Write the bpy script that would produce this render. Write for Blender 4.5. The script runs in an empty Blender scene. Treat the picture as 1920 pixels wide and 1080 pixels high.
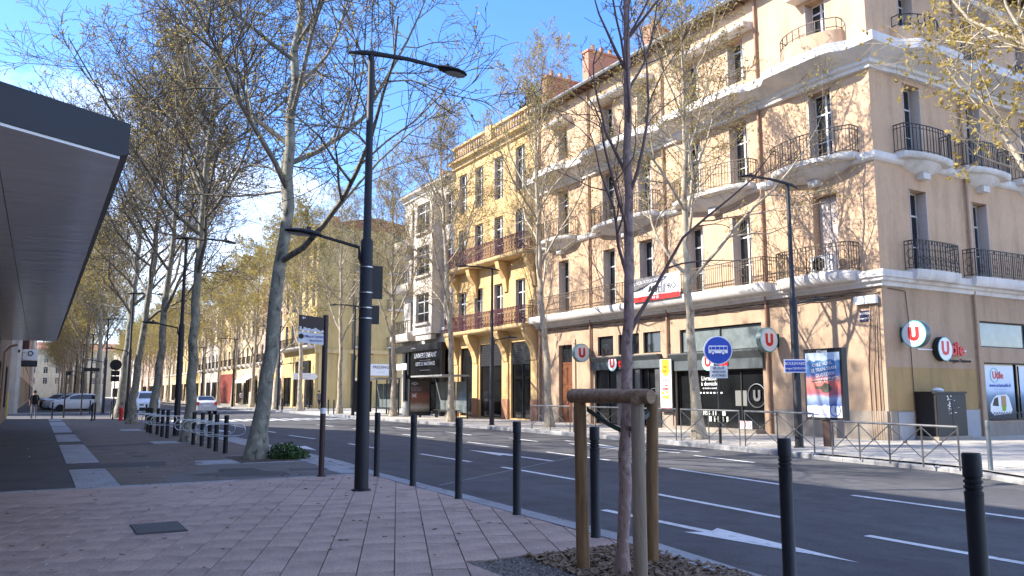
import bpy, bmesh, math, random
import numpy as np
from mathutils import Matrix, Vector
random.seed(7)
SC = bpy.context.scene
COL = SC.collection
PI = math.pi
# ---------------------------------------------------------------- camera, sky, sun, exposure
cd = bpy.data.cameras.new('camera'); cam = bpy.data.objects.new('camera', cd); COL.objects.link(cam)
cd.sensor_width = 36; cd.lens = 36 * 1515 / 1920; cd.clip_end = 3000; cd.clip_start = .05
cam.location = (0, 0, 1.6)
cam.rotation_euler = (PI / 2 + math.atan(197 / 1515), 0, math.radians(-30.2))
SC.camera = cam
SUN = Vector((-1, .5, .84)).normalized()                 # towards the sun
w = bpy.data.worlds.new('World'); SC.world = w; w.use_nodes = True
nt = w.node_tree; bg = nt.nodes['Background']
sky = nt.nodes.new('ShaderNodeTexSky'); sky.sky_type = 'NISHITA'; sky.sun_disc = False
sky.sun_elevation = math.asin(SUN.z); sky.sun_rotation = math.atan2(SUN.x, SUN.y)
sky.air_density = 1.0; sky.dust_density = .15; sky.ozone_density = 2.0
tc = nt.nodes.new('ShaderNodeTexCoord'); mp = nt.nodes.new('ShaderNodeMapping'); mp.inputs['Scale'].default_value = (1, 1, 2.2)
mp.inputs['Location'].default_value = (.35, .1, 0)
no = nt.nodes.new('ShaderNodeTexNoise'); no.inputs['Scale'].default_value = 1.7; no.inputs['Detail'].default_value = 7; no.inputs['Roughness'].default_value = .58
cr = nt.nodes.new('ShaderNodeValToRGB'); cr.color_ramp.elements[0].position = .50; cr.color_ramp.elements[1].position = .72
mx = nt.nodes.new('ShaderNodeMix'); mx.data_type = 'RGBA'
mx.inputs[7].default_value = (6.6, 6.9, 7.4, 1)
nt.links.new(tc.outputs['Generated'], mp.inputs[0]); nt.links.new(mp.outputs[0], no.inputs['Vector'])
nt.links.new(no.outputs[0], cr.inputs[0]); nt.links.new(cr.outputs[0], mx.inputs[0])
hs = nt.nodes.new('ShaderNodeHueSaturation'); hs.inputs['Saturation'].default_value = 1.25; nt.links.new(sky.outputs[0], hs.inputs['Color']); vm = nt.nodes.new('ShaderNodeVectorMath'); vm.operation = 'MULTIPLY'; vm.inputs[1].default_value = (.78, .76, .95); nt.links.new(hs.outputs[0], vm.inputs[0]); nt.links.new(vm.outputs[0], mx.inputs[6]); nt.links.new(mx.outputs[2], bg.inputs[0])
bg.inputs[1].default_value = .15
sl = bpy.data.lights.new('sun', 'SUN'); sun = bpy.data.objects.new('sun', sl); COL.objects.link(sun)
sl.energy = 3.8; sl.angle = math.radians(.5); sl.color = (1, .93, .82)
sun.rotation_euler = SUN.to_track_quat('Z', 'Y').to_euler()
VS = SC.view_settings; VS.view_transform = 'Standard'; VS.look = 'None'; VS.exposure = 1.66; VS.gamma = 1

# ---------------------------------------------------------------- materials
MATS = {}
def mat(name, c, rough=.7, var=.12, scale=6., bump=0., bscale=40., metal=0., spec=.5, c2=None, coord='Object', emit=0, rnd=0., stretch=None, detail=5):
    """principled surface with noise-broken colour (c..c2), optional bump and per-object variation"""
    if name in MATS: return MATS[name]
    m = bpy.data.materials.new(name); m.use_nodes = True; n = m.node_tree.nodes; l = m.node_tree.links
    b = n['Principled BSDF']; b.inputs['Roughness'].default_value = rough; b.inputs['Metallic'].default_value = metal
    b.inputs['Specular IOR Level'].default_value = spec
    t = n.new('ShaderNodeTexCoord'); mpn = n.new('ShaderNodeMapping'); l.new(t.outputs[coord], mpn.inputs[0])
    if stretch: mpn.inputs['Scale'].default_value = stretch
    nz = n.new('ShaderNodeTexNoise'); nz.inputs['Scale'].default_value = scale; nz.inputs['Detail'].default_value = detail; nz.inputs['Roughness'].default_value = .62
    l.new(mpn.outputs[0], nz.inputs['Vector'])
    r = n.new('ShaderNodeValToRGB'); r.color_ramp.elements[0].position = .3; r.color_ramp.elements[1].position = .72
    c2 = c2 or tuple(min(1, x * (1 + var)) for x in c)
    c1 = tuple(x * (1 - var) for x in c)
    r.color_ramp.elements[0].color = (*c1, 1); r.color_ramp.elements[1].color = (*c2, 1)
    l.new(nz.outputs[0], r.inputs[0]); out = r.outputs[0]
    if rnd:
        oi = n.new('ShaderNodeObjectInfo'); mr = n.new('ShaderNodeMapRange'); mr.inputs[3].default_value = 1 - rnd; mr.inputs[4].default_value = 1 + rnd
        l.new(oi.outputs['Random'], mr.inputs[0]); mm = n.new('ShaderNodeVectorMath'); mm.operation = 'SCALE'
        l.new(out, mm.inputs[0]); l.new(mr.outputs[0], mm.inputs['Scale']); out = mm.outputs[0]
    l.new(out, b.inputs['Base Color'])
    if bump:
        bz = n.new('ShaderNodeTexNoise'); bz.inputs['Scale'].default_value = bscale; bz.inputs['Detail'].default_value = 6
        l.new(mpn.outputs[0], bz.inputs['Vector']); bp = n.new('ShaderNodeBump'); bp.inputs['Strength'].default_value = bump; bp.inputs['Distance'].default_value = .02
        l.new(bz.outputs[0], bp.inputs['Height']); l.new(bp.outputs[0], b.inputs['Normal'])
    if emit: l.new(out, b.inputs['Emission Color']); b.inputs['Emission Strength'].default_value = emit
    MATS[name] = m; return m
def layer(m, scale, stretch, lo, hi, p0, p1, detail=6, distort=0.):
    """multiply the base colour by a noise layer (stains, streaks, wear with a shape of its own)"""
    n = m.node_tree.nodes; l = m.node_tree.links; b = n['Principled BSDF']; src = b.inputs['Base Color'].links[0].from_socket
    t = n.new('ShaderNodeTexCoord'); mp_ = n.new('ShaderNodeMapping'); mp_.inputs['Scale'].default_value = stretch; l.new(t.outputs['Object'], mp_.inputs[0])
    z = n.new('ShaderNodeTexNoise'); z.inputs['Scale'].default_value = scale; z.inputs['Detail'].default_value = detail; z.inputs['Roughness'].default_value = .65; z.inputs['Distortion'].default_value = distort; l.new(mp_.outputs[0], z.inputs['Vector'])
    r = n.new('ShaderNodeMapRange'); r.inputs[1].default_value = p0; r.inputs[2].default_value = p1; r.inputs[3].default_value = lo; r.inputs[4].default_value = hi; l.new(z.outputs[0], r.inputs[0])
    v = n.new('ShaderNodeVectorMath'); v.operation = 'SCALE'; l.new(src, v.inputs[0]); l.new(r.outputs[0], v.inputs['Scale']); l.new(v.outputs[0], b.inputs['Base Color']); return m
def plaster(name, c, var=.07):
    if name in MATS: return MATS[name]
    m = mat(name, c, .88, var, .9, .25, 60., spec=.2, detail=9); layer(m, 1.6, (1, 1, .16), .82, 1.03, .34, .52); return layer(m, 9, (1, 1, .6), .93, 1.03, .35, .65)
asphalt = mat('asphalt', (.050, .050, .056), .82, .28, 1.2, .5, 220., c2=(.068, .067, .072), detail=12)
def speckle(name, c, cs, rough=.8, sc=90., thr=.62, rnd=0., big=.1):
    m = mat(name, c, rough, big, 1.1, .35, 150., rnd=rnd, detail=8); n = m.node_tree.nodes; l = m.node_tree.links; b = n['Principled BSDF']
    src = b.inputs['Base Color'].links[0].from_socket
    t = n.new('ShaderNodeTexCoord'); nz = n.new('ShaderNodeTexNoise'); nz.inputs['Scale'].default_value = sc; nz.inputs['Detail'].default_value = 3
    l.new(t.outputs['Object'], nz.inputs['Vector']); r = n.new('ShaderNodeValToRGB'); r.color_ramp.elements[0].position = thr - .12; r.color_ramp.elements[1].position = thr + .1
    l.new(nz.outputs[0], r.inputs[0]); x = n.new('ShaderNodeMix'); x.data_type = 'RGBA'; x.inputs[7].default_value = (*cs, 1)
    l.new(r.outputs[0], x.inputs[0]); l.new(src, x.inputs[6]); l.new(x.outputs[2], b.inputs['Base Color']); layer(m, sc * .3, (1, 1, 1), .74, 1.2, .3, .7, 3); return layer(m, 1.7, (1, 1, 1), .76, 1.06, .34, .52, 8, .6)
road_m = speckle('road_asphalt', (.064, .063, .067), (.13, .127, .127), .85, 130., .62, big=.22)
layer(road_m, .9, (1, .05, 1), .74, 1.12, .32, .62); layer(road_m, .35, (1, .5, 1), .85, 1.12, .35, .6, 10, 1.)
walk_m = speckle('walk_asphalt', (.14, .11, .083), (.23, .19, .15), .88, 110., .6, big=.25)
walk_dark = speckle('walk_dark', (.075, .07, .066), (.125, .115, .105), .9, 110., .62, big=.22)
paver_m = speckle('paver_stone', (.50, .352, .278), (.27, .205, .175), .72, 120., .56, rnd=.13, big=.12)
granite = speckle('granite', (.34, .34, .34), (.22, .22, .23), .75, 140., .58, rnd=.1)
slab_m = speckle('stripe_slab', (.33, .33, .335), (.25, .25, .26), .7, 60., .6, rnd=.08)
pave_r = speckle('pavement_right', (.46, .42, .36), (.36, .33, .28), .85, 70., .58, big=.16)
joint_m = mat('joint', (.19, .165, .15), .95, .2, 5)
paint_m = mat('road_paint', (.74, .74, .72), .6, .12, 9, .3, 120., c2=(.78, .78, .76), detail=10)
layer(paint_m, 14, (1, 1, 1), .45, 1.0, .30, .46, 10); layer(paint_m, 2, (1, .4, 1), .75, 1.0, .35, .5)
anthracite = mat('anthracite_metal', (.010, .011, .015), .55, .15, 3, .04, 60)
blackm = mat('black_metal', (.010, .010, .011), .55, .2, 5)
steel = mat('galvanised_steel', (.42, .43, .44), .35, .1, 8, metal=.9)
greysteel = mat('grey_rail', (.13, .13, .13), .45, .2, 9, metal=.5)
brownm = mat('brown_post', (.045, .022, .02), .5, .15, 5)
white_m = mat('white_plastic', (.78, .79, .8), .45, .04, 5)
red_m = mat('red_plastic', (.62, .022, .02), .45, .05, 5)
teal_m = mat('teal_rim', (.05, .42, .43), .4, .05, 5)
blue_m = mat('sign_blue', (.012, .06, .42), .4, .05, 5)
glass_m = mat('window_glass', (.018, .021, .024), .05, .2, 2, spec=.9)
glass_l = mat('pale_glass', (.16, .19, .19), .06, .3, 2, spec=.8)
shopglass = mat('shop_glass', (.010, .011, .012), .06, .4, 1.2, spec=.6)
white_paint = mat('white_joinery', (.70, .69, .66), .5, .06, 5)
shutter_m = mat('shutter_grey', (.52, .44, .39), .7, .1, 4, stretch=(1, 1, 6))
trim_m = plaster('white_trim', (.66, .63, .59), .09)
iron = mat('wrought_iron', (.030, .026, .024), .55, .2, 10)
iron_sunlit = mat('wrought_iron_sunny', (.10, .075, .05), .6, .2, 10)  # lighter copy of the iron, sunlight on the front painted into its colour
wine = mat('wine_iron', (.085, .018, .03), .55, .2, 10)
peach = plaster('peach_plaster', (.56, .385, .25)); tan = plaster('tan_plaster', (.42, .30, .205))
orange_p = plaster('ochre_plaster', (.60, .41, .19)); cream_p = plaster('cream_plaster', (.60, .50, .34)); yellow_p = plaster('yellow_plaster', (.58, .44, .20))
offwhite_p = plaster('offwhite_plaster', (.60, .545, .47)); pink_p = plaster('pink_plaster', (.58, .43, .35)); stone_p = plaster('stone_plaster', (.40, .34, .27), .15)
cement_p = plaster('cement_base', (.30, .26, .215), .12); greypanel = mat('grey_plinth', (.33, .335, .36), .7, .08, 4)
pipe_m = mat('copper_pipe', (.30, .17, .10), .55, .15, 4); pipe_t = mat('tan_pipe', (.36, .25, .17), .6, .1, 4)
brick_m = mat('chimney_brick', (.40, .20, .125), .85, .2, 9, .4, 30); tile_m = mat('roof_tile', (.30, .13, .08), .85, .25, 7, .5, 20)
wood_door = mat('door_wood', (.16, .055, .022), .45, .25, 5, stretch=(3, 3, .5)); fascia_m = mat('slate_fascia', (.075, .09, .095), .5, .2, 3, stretch=(1, 1, .3))
navy = mat('navy_fascia', (.020, .024, .034), .6, .15, 2)
leaf_m = mat('young_leaf', (.46, .34, .07), .6, .25, 3, c2=(.52, .44, .13)); leaf_y = mat('yellow_leaf', (.50, .33, .06), .6, .25, 3, c2=(.52, .42, .12))
for lm in (leaf_m, leaf_y):
    n_ = lm.node_tree.nodes; l_ = lm.node_tree.links; tr = n_.new('ShaderNodeBsdfTranslucent'); ms_ = n_.new('ShaderNodeMixShader'); ms_.inputs[0].default_value = .5
    l_.new(n_['Principled BSDF'].inputs['Base Color'].links[0].from_socket, tr.inputs['Color']); l_.new(n_['Principled BSDF'].outputs[0], ms_.inputs[1]); l_.new(tr.outputs[0], ms_.inputs[2]); l_.new(ms_.outputs[0], n_['Material Output'].inputs['Surface'])
shrub_m = mat('shrub_leaf', (.035, .085, .020), .5, .3, 6, c2=(.07, .14, .03))
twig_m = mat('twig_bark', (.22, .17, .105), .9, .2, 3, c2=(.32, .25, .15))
twig_l = mat('shade_twig', (.115, .088, .062), .9, .2, 3, c2=(.17, .13, .085))  # darker twig copy, backlit shade of the near left row painted in
twig_r = mat('grey_twig', (.19, .15, .095), .9, .2, 3, c2=(.29, .23, .14))
twig_dark = mat('young_twig', (.20, .13, .11), .85, .2, 3)
def bark(name, a, b, c, sc):
    m = bpy.data.materials.new(name); m.use_nodes = True; n = m.node_tree.nodes; l = m.node_tree.links; p = n['Principled BSDF']; p.inputs['Roughness'].default_value = .85
    t = n.new('ShaderNodeTexCoord'); mpn = n.new('ShaderNodeMapping'); mpn.inputs['Scale'].default_value = (1, 1, .55); l.new(t.outputs['Object'], mpn.inputs[0])
    nz = n.new('ShaderNodeTexNoise'); nz.inputs['Scale'].default_value = sc; nz.inputs['Detail'].default_value = 5; nz.inputs['Distortion'].default_value = .4
    l.new(mpn.outputs[0], nz.inputs['Vector']); r = n.new('ShaderNodeValToRGB'); e = r.color_ramp.elements
    e[0].position = .36; e[0].color = (*c, 1); e[1].position = .42; e[1].color = (*b, 1)
    x = e.new(.56); x.color = (*b, 1); x = e.new(.60); x.color = (*a, 1)
    l.new(nz.outputs[0], r.inputs[0]); l.new(r.outputs[0], p.inputs['Base Color'])
    bp = n.new('ShaderNodeBump'); bp.inputs['Strength'].default_value = .4; bp.inputs['Distance'].default_value = .02
    l.new(nz.outputs[0], bp.inputs['Height']); l.new(bp.outputs[0], p.inputs['Normal']); return m
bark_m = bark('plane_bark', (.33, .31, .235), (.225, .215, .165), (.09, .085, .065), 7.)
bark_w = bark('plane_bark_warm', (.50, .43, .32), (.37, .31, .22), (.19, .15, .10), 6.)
bark_d = bark('shade_limb_bark', (.24, .215, .165), (.165, .145, .11), (.075, .065, .05), 7.)  # darker bark for left row limbs, their shade side put into the colour
bark_y = bark('young_bark', (.44, .31, .27), (.33, .225, .195), (.16, .11, .09), 22.)

# ---------------------------------------------------------------- geometry helpers
WM = {}
def place(o, parent=None, M=None):
    """link an object at world matrix M under parent"""
    M = M or Matrix.Identity(4); WM[o] = M
    COL.objects.link(o)
    if parent is not None:
        o.parent = parent; o.matrix_basis = WM[parent].inverted() @ M
    else: o.matrix_basis = M
    return o
def T(x, y, z=0, rz=0): return Matrix.Translation((x, y, z)) @ Matrix.Rotation(rz, 4, 'Z')
def thing(name, label, cat, M=None, group=None):
    o = bpy.data.objects.new(name, None); o.empty_display_size = .2; place(o, None, M); tag(o, label, cat, group); return o
def tag(o, label, cat, group=None):
    o['label'] = label; o['category'] = cat
    if group: o['group'] = group
    return o
def structure(o): o['kind'] = 'structure'; return o
def stuff(o): o['kind'] = 'stuff'; return o
class MB:
    def __init__(s): s.v = []; s.f = []
    def poly(s, pts):
        k = len(s.v); s.v += [tuple(p) for p in pts]; s.f.append(tuple(range(k, k + len(pts))))
    def hexa(s, c):
        k = len(s.v); s.v += [tuple(p) for p in c]
        s.f += [tuple(k + i for i in q) for q in ((0, 3, 2, 1), (4, 5, 6, 7), (0, 1, 5, 4), (1, 2, 6, 5), (2, 3, 7, 6), (3, 0, 4, 7))]
    def box(s, x0, x1, y0, y1, z0, z1, M=None):
        c = [(x0, y0, z0), (x1, y0, z0), (x1, y1, z0), (x0, y1, z0), (x0, y0, z1), (x1, y0, z1), (x1, y1, z1), (x0, y1, z1)]
        if M: c = [M @ Vector(p) for p in c]
        s.hexa(c); return s
    def fbox(s, F, u0, u1, o0, o1, z0, z1):
        s.hexa([F.P(u0, o0, z0), F.P(u1, o0, z0), F.P(u1, o1, z0), F.P(u0, o1, z0), F.P(u0, o0, z1), F.P(u1, o0, z1), F.P(u1, o1, z1), F.P(u0, o1, z1)]); return s
    def tube(s, pts, rad, n=8, caps=True, closed=False):
        pts = [Vector(p) for p in pts]; m = len(pts); k = len(s.v)
        if not hasattr(rad, '__len__'): rad = [rad] * m
        prev = None
        for i, p in enumerate(pts):
            a = pts[(i - 1) % m] if (closed or i > 0) else p; b = pts[(i + 1) % m] if (closed or i < m - 1) else p
            t = (b - a).normalized()
            if prev is None: x = t.orthogonal().normalized()
            else: x = (prev - t * prev.dot(t)); x = x.normalized() if x.length > 1e-5 else t.orthogonal().normalized()
            prev = x; y = t.cross(x)
            s.v += [tuple(p + (x * math.cos(2 * PI * j / n) + y * math.sin(2 * PI * j / n)) * rad[i]) for j in range(n)]
        for i in range(m if closed else m - 1):
            i2 = (i + 1) % m
            s.f += [(k + i * n + j, k + i * n + (j + 1) % n, k + i2 * n + (j + 1) % n, k + i2 * n + j) for j in range(n)]
        if caps and not closed:
            s.f.append(tuple(k + j for j in range(n))[::-1]); s.f.append(tuple(k + (m - 1) * n + j for j in range(n)))
        return s
    def lathe(s, prof, n=16, M=None):
        k = len(s.v); M = M or Matrix.Identity(4)
        for r, z in prof: s.v += [tuple(M @ Vector((r * math.cos(2 * PI * j / n), r * math.sin(2 * PI * j / n), z))) for j in range(n)]
        for i in range(len(prof) - 1):
            s.f += [(k + i * n + j, k + i * n + (j + 1) % n, k + (i + 1) * n + (j + 1) % n, k + (i + 1) * n + j) for j in range(n)]
        s.f.append(tuple(k + j for j in range(n))[::-1]); s.f.append(tuple(k + (len(prof) - 1) * n + j for j in range(n))); return s
    def prism(s, pts, z0, z1, M=None):
        """extruded outline in xy"""
        a = [Vector((x, y, z0)) for x, y in pts]; b = [Vector((x, y, z1)) for x, y in pts]
        if M: a = [M @ p for p in a]; b = [M @ p for p in b]
        k = len(s.v); n = len(pts); s.v += [tuple(p) for p in a + b]
        s.f += [tuple(range(k, k + n))[::-1], tuple(range(k + n, k + 2 * n))]
        s.f += [(k + i, k + (i + 1) % n, k + n + (i + 1) % n, k + n + i) for i in range(n)]; return s
    def mesh(s, name, m, smooth=False):
        me = bpy.data.meshes.new(name); me.from_pydata(s.v, [], s.f); me.validate()
        for x in (m if isinstance(m, (list, tuple)) else [m]): me.materials.append(x)
        bm = bmesh.new(); bm.from_mesh(me); bmesh.ops.recalc_face_normals(bm, faces=bm.faces); bm.to_mesh(me); bm.free()
        if smooth:
            me.polygons.foreach_set('use_smooth', [True] * len(me.polygons))
            try: me.set_sharp_from_angle(angle=math.radians(40))
            except Exception: pass
        return me
    def build(s, name, m, parent=None, M=None, smooth=False):
        """vertices are in the frame of M (local)"""
        return place(bpy.data.objects.new(name, s.mesh(name, m, smooth)), parent, M if M else (WM[parent] if parent else None))
    def world(s, name, m, parent=None, smooth=False, at=None):
        """vertices are in world space; the origin is put at the parent's"""
        M = WM[parent] if parent else (Matrix.Translation(at) if at else Matrix.Identity(4))
        Mi = M.inverted(); s.v = [tuple(Mi @ Vector(p)) for p in s.v]
        return place(bpy.data.objects.new(name, s.mesh(name, m, smooth)), parent, M)
def copy_tree(o, parent=None, M=None):
    c = o.copy(); M = M or (WM[parent] @ o.matrix_basis); place(c, parent, M)
    for ch in [x for x in o.children]: copy_tree(ch, c)
    return c
FONT_CACHE = {}
def text(parent, s, size, origin, N, m, name='lettering', align='CENTER', sx=1., bold=0., up=None, ext=.004):
    """flat raised lettering on a plane with outward normal N, centred at origin"""
    key = (s, size, align, sx, bold)
    if key not in FONT_CACHE:
        c = bpy.data.curves.new('t', 'FONT'); c.body = s; c.size = size; c.align_x = align; c.align_y = 'CENTER'; c.extrude = ext; c.offset = bold; c.resolution_u = 2
        o = bpy.data.objects.new('t', c); COL.objects.link(o); bpy.context.view_layer.update()
        me = bpy.data.meshes.new_from_object(o); COL.objects.unlink(o); bpy.data.objects.remove(o)
        if sx != 1:
            for v in me.vertices: v.co.x *= sx
        FONT_CACHE[key] = me
    me = FONT_CACHE[key].copy(); me.materials.clear(); me.materials.append(m)
    N = Vector(N).normalized(); U = Vector(up or (0, 0, 1)); R = U.cross(N).normalized(); U = N.cross(R)
    M = Matrix(((R.x, U.x, N.x, origin[0]), (R.y, U.y, N.y, origin[1]), (R.z, U.z, N.z, origin[2]), (0, 0, 0, 1)))
    return place(bpy.data.objects.new(name, me), parent, M)
class Fac:
    """a facade plane: P(u along, o outwards, z up)"""
    def __init__(s, ox, oy, nx, ny): s.o = Vector((ox, oy, 0)); s.N = Vector((nx, ny, 0)); s.U = Vector((ny, -nx, 0))
    def P(s, u, o, z): return s.o + s.U * u + s.N * o + Vector((0, 0, z))
    def M(s, u, o, z):
        p = s.P(u, o, z); U, N = s.U, s.N
        return Matrix(((U.x, N.x, 0, p.x), (U.y, N.y, 0, p.y), (0, 0, 1, p.z), (0, 0, 0, 1)))
def wall(mb, F, u0, u1, z0, z1, holes, dep=.3):
    us = sorted({u0, u1, *[h[i] for h in holes for i in (0, 1)]}); zs = sorted({z0, z1, *[h[i] for h in holes for i in (2, 3)]})
    us = [u for u in us if u0 - 1e-6 <= u <= u1 + 1e-6]; zs = [z for z in zs if z0 - 1e-6 <= z <= z1 + 1e-6]
    for i in range(len(us) - 1):
        for j in range(len(zs) - 1):
            cu = (us[i] + us[i + 1]) / 2; cz = (zs[j] + zs[j + 1]) / 2
            if any(h[0] < cu < h[1] and h[2] < cz < h[3] for h in holes): continue
            mb.poly([F.P(us[i], 0, zs[j]), F.P(us[i + 1], 0, zs[j]), F.P(us[i + 1], 0, zs[j + 1]), F.P(us[i], 0, zs[j + 1])])
    for a, b, c, d in [h[:4] for h in holes]:
        q = [(a, c), (b, c), (b, d), (a, d)]
        for i in range(4):
            (ua, za), (ub, zb) = q[i], q[(i + 1) % 4]
            mb.poly([F.P(ua, 0, za), F.P(ub, 0, zb), F.P(ub, -dep, zb), F.P(ua, -dep, za)])
        mb.poly([F.P(a, -dep, c), F.P(b, -dep, c), F.P(b, -dep, d), F.P(a, -dep, d)])
WINC = {}
def window(parent, F, u, z, w, h, dep=.22, shutters=True, closed=False, rich=False, frame=None, sm=None, transom=.72):
    frame = frame or white_paint; sm = sm or shutter_m
    key = (round(w, 2), round(h, 2), dep, frame.name, transom, rich)
    M = F.M(u, 0, z)
    if key not in WINC:
        b = MB(); y0, y1 = -dep, -dep + .05; e = .055; zt = h * transom
        b.box(-w / 2, -w / 2 + e, y0, y1, 0, h); b.box(w / 2 - e, w / 2, y0, y1, 0, h); b.box(-w / 2 + e, w / 2 - e, y0, y1, 0, e); b.box(-w / 2 + e, w / 2 - e, y0, y1, h - e, h)
        b.box(-.04, .04, y0, y1 + .01, e, h - e); b.box(-w / 2 + e, -.04, y0, y1, zt - .03, zt + .03); b.box(.04, w / 2 - e, y0, y1, zt - .03, zt + .03)
        if h > 1.9:
            for q in (.34,): b.box(-w / 2 + e, -.04, y0, y1 - .01, h * q - .018, h * q + .018); b.box(.04, w / 2 - e, y0, y1 - .01, h * q - .018, h * q + .018)
        fm = b.mesh('window', frame)
        panes = []
        yp = -dep + .02
        quads = [(-w / 2 + e, -.04, e, zt - .03), (.04, w / 2 - e, e, zt - .03), (-w / 2 + e, -.04, zt + .03, h - e), (.04, w / 2 - e, zt + .03, h - e)]
        if rich:
            for a, c, d, f in quads: g = MB(); t = random.uniform(-.006, .006); g.poly([(a, yp + t, d), (c, yp - t, d), (c, yp - t, f), (a, yp + t, f)]); panes.append(g.mesh('pane', glass_m))
        else:
            g = MB()
            for a, c, d, f in quads: g.poly([(a, yp, d), (c, yp, d), (c, yp, f), (a, yp, f)])
            panes.append(g.mesh('pane', glass_m))
        s = MB(); d0 = -dep + .06
        s.box(0, .035, d0, .015, .03, h - .05)
        for q in ((.08, .30), (.36, .66), (.72, .92)): s.box(.035, .045, d0 + .04, -.02, h * q[0], h * q[1])
        shm = s.mesh('shutter', sm)
        cl = MB()
        for sgn in (-1, 1):
            x0, x1 = (.012, w / 2 - .03) if sgn > 0 else (-w / 2 + .03, -.012)
            cl.box(x0, x1, -dep + .07, -dep + .105, .03, h - .03)
            for q in ((.06, .26), (.31, .60), (.65, .94)): cl.box(x0 + .07, x1 - .07, -dep + .105, -dep + .12, h * q[0], h * q[1])
        WINC[key] = (fm, panes, shm, cl.mesh('shutter', sm))
    fm, panes, shm, clm = WINC[key]
    o = place(bpy.data.objects.new('window', fm), parent, M)
    for p in panes: place(bpy.data.objects.new('pane', p), o, M)
    if closed: place(bpy.data.objects.new('shutter', clm), o, M)
    elif shutters:
        place(bpy.data.objects.new('shutter', shm), o, M @ Matrix.Translation((-w / 2 + .002, 0, 0)))
        place(bpy.data.objects.new('shutter', shm), o, M @ Matrix.Translation((w / 2 - .002, 0, 0)) @ Matrix.Scale(-1, 4, (1, 0, 0)))
    return o
def sweep(mb, F, us, prof, off, m0=0, m1=0):
    """profile (o,z) swept along u, outwards part scaled by off(u)"""
    k = len(mb.v); n = len(prof)
    for q, u in enumerate(us): sh_ = -m0 if q == 0 else m1 if q == len(us) - 1 else 0; mb.v += [tuple(F.P(u + sh_ * o * off(u), o * off(u), z)) for o, z in prof]
    for i in range(len(us) - 1): mb.f += [(k + i * n + j, k + i * n + j + 1, k + (i + 1) * n + j + 1, k + (i + 1) * n + j) for j in range(n - 1)]
    mb.f.append(tuple(k + j for j in range(n))); mb.f.append(tuple(k + (len(us) - 1) * n + j for j in range(n))[::-1])
def railing(mb, pts, h, gap=.115, r=.009, top=.016, fancy=0):
    """bars between a bottom and a top rail along a polyline of floor points"""
    pts = [Vector(p) for p in pts]
    for a, b in zip(pts, pts[1:]):
        d = b - a; L = d.length
        if L < .02: continue
        t = d / L; n = Vector((-t.y, t.x, 0))
        def bar(p, q, rr):
            ax = (q - p).normalized(); s1 = n if abs(ax.z) < .9 else t; s2 = ax.cross(s1)
            mb.hexa([p - s1 * rr - s2 * rr, p + s1 * rr - s2 * rr, p + s1 * rr + s2 * rr, p - s1 * rr + s2 * rr, q - s1 * rr - s2 * rr, q + s1 * rr - s2 * rr, q + s1 * rr + s2 * rr, q - s1 * rr + s2 * rr])
        Z = Vector((0, 0, 1))
        bar(a + Z * h, b + Z * h, top); bar(a + Z * .08, b + Z * .08, r * 1.3)
        if h > .7: bar(a + Z * (h - .13), b + Z * (h - .13), r * 1.2)
        bar(a, a + Z * h, r * 1.6); bar(b, b + Z * h, r * 1.6)
        k = max(1, int(L / gap))
        for i in range(1, k): p = a + t * (L * i / k); bar(p + Z * .08, p + Z * h, r)
        if fancy:
            m = max(1, int(L / fancy))
            for i in range(m):
                c = a + t * (L * (i + .5) / m)
                for zc, rr in ((.28, .12), (.56, .15), (h - .065, .05)):
                    mb.tube([c + t * rr * math.cos(x) + Z * (zc + rr * math.sin(x)) for x in np.linspace(0, 2 * PI, 9)[:-1]], .011, 4, closed=True)
def bump(x, a, b, e=.5):
    """1 between a and b, eased over e outside"""
    if x < a - e or x > b + e: return 0.
    if x < a: return .5 - .5 * math.cos(PI * (x - a + e) / e)
    if x > b: return .5 + .5 * math.cos(PI * (x - b) / e)
    return 1.
def balcony(parent, F, u0, u1, z, dep, m_slab, m_rail, h=.95, th=.22, curve=.4, fancy=0, bracket=True, gap=.115):
    us = list(np.linspace(u0, u1, 17)); f = lambda u: dep * (1 - curve + curve * abs(math.sin(PI * (u - u0) / (u1 - u0))) ** .6)
    b = MB(); prof = [(0.02, z - th), (.85, z - th), (.97, z - th * .7), (1, z - th * .3), (1, z), (0.02, z)]
    sweep(b, F, us, prof, f)
    if bracket:
        c = (u0 + u1) / 2; wv = (u1 - u0) * .46
        us2 = list(np.linspace(c - wv, c + wv, 11)); g = lambda u: max(.02, math.cos((u - c) / wv * PI / 2)) ** .7
        k = len(b.v); n = 4
        for u in us2: b.v += [tuple(F.P(u, 0.0, z - th)), tuple(F.P(u, .0, z - th - .42 * g(u))), tuple(F.P(u, dep * .45 * g(u), z - th - .30 * g(u))), tuple(F.P(u, dep * .8 * g(u), z - th - .003))]
        for i in range(10): b.f += [(k + i * n + j, k + i * n + j + 1, k + (i + 1) * n + j + 1, k + (i + 1) * n + j) for j in range(n - 1)]
        b.fbox(F, c - .2, c + .2, 0, .28, z - th - .58, z - th - .36)
    o = b.world('balcony', m_slab, parent, smooth=True)
    r = MB(); e = .06
    pts = [F.P(u0 + e, 0, z)] + [F.P(u0 + e + (u1 - u0 - 2 * e) * i / 8, f(u0 + e + (u1 - u0 - 2 * e) * i / 8) - .06, z) for i in range(9)] + [F.P(u1 - e, 0, z)]
    railing(r, pts, h, gap, fancy=fancy); r.world('railing', m_rail, o)
    return o
def downpipe(parent, F, u, z0, z1, m=None, r=.055, o=.09):
    b = MB(); b.tube([F.P(u, o, z0), F.P(u, o, z1)], r, 10)
    for z in np.arange(z0 + 1, z1, 2.1): b.tube([F.P(u, o, z), F.P(u, o, z + .09)], r * 1.3, 10)
    b.world('downpipe', m or pipe_m, parent, smooth=True)
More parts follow.
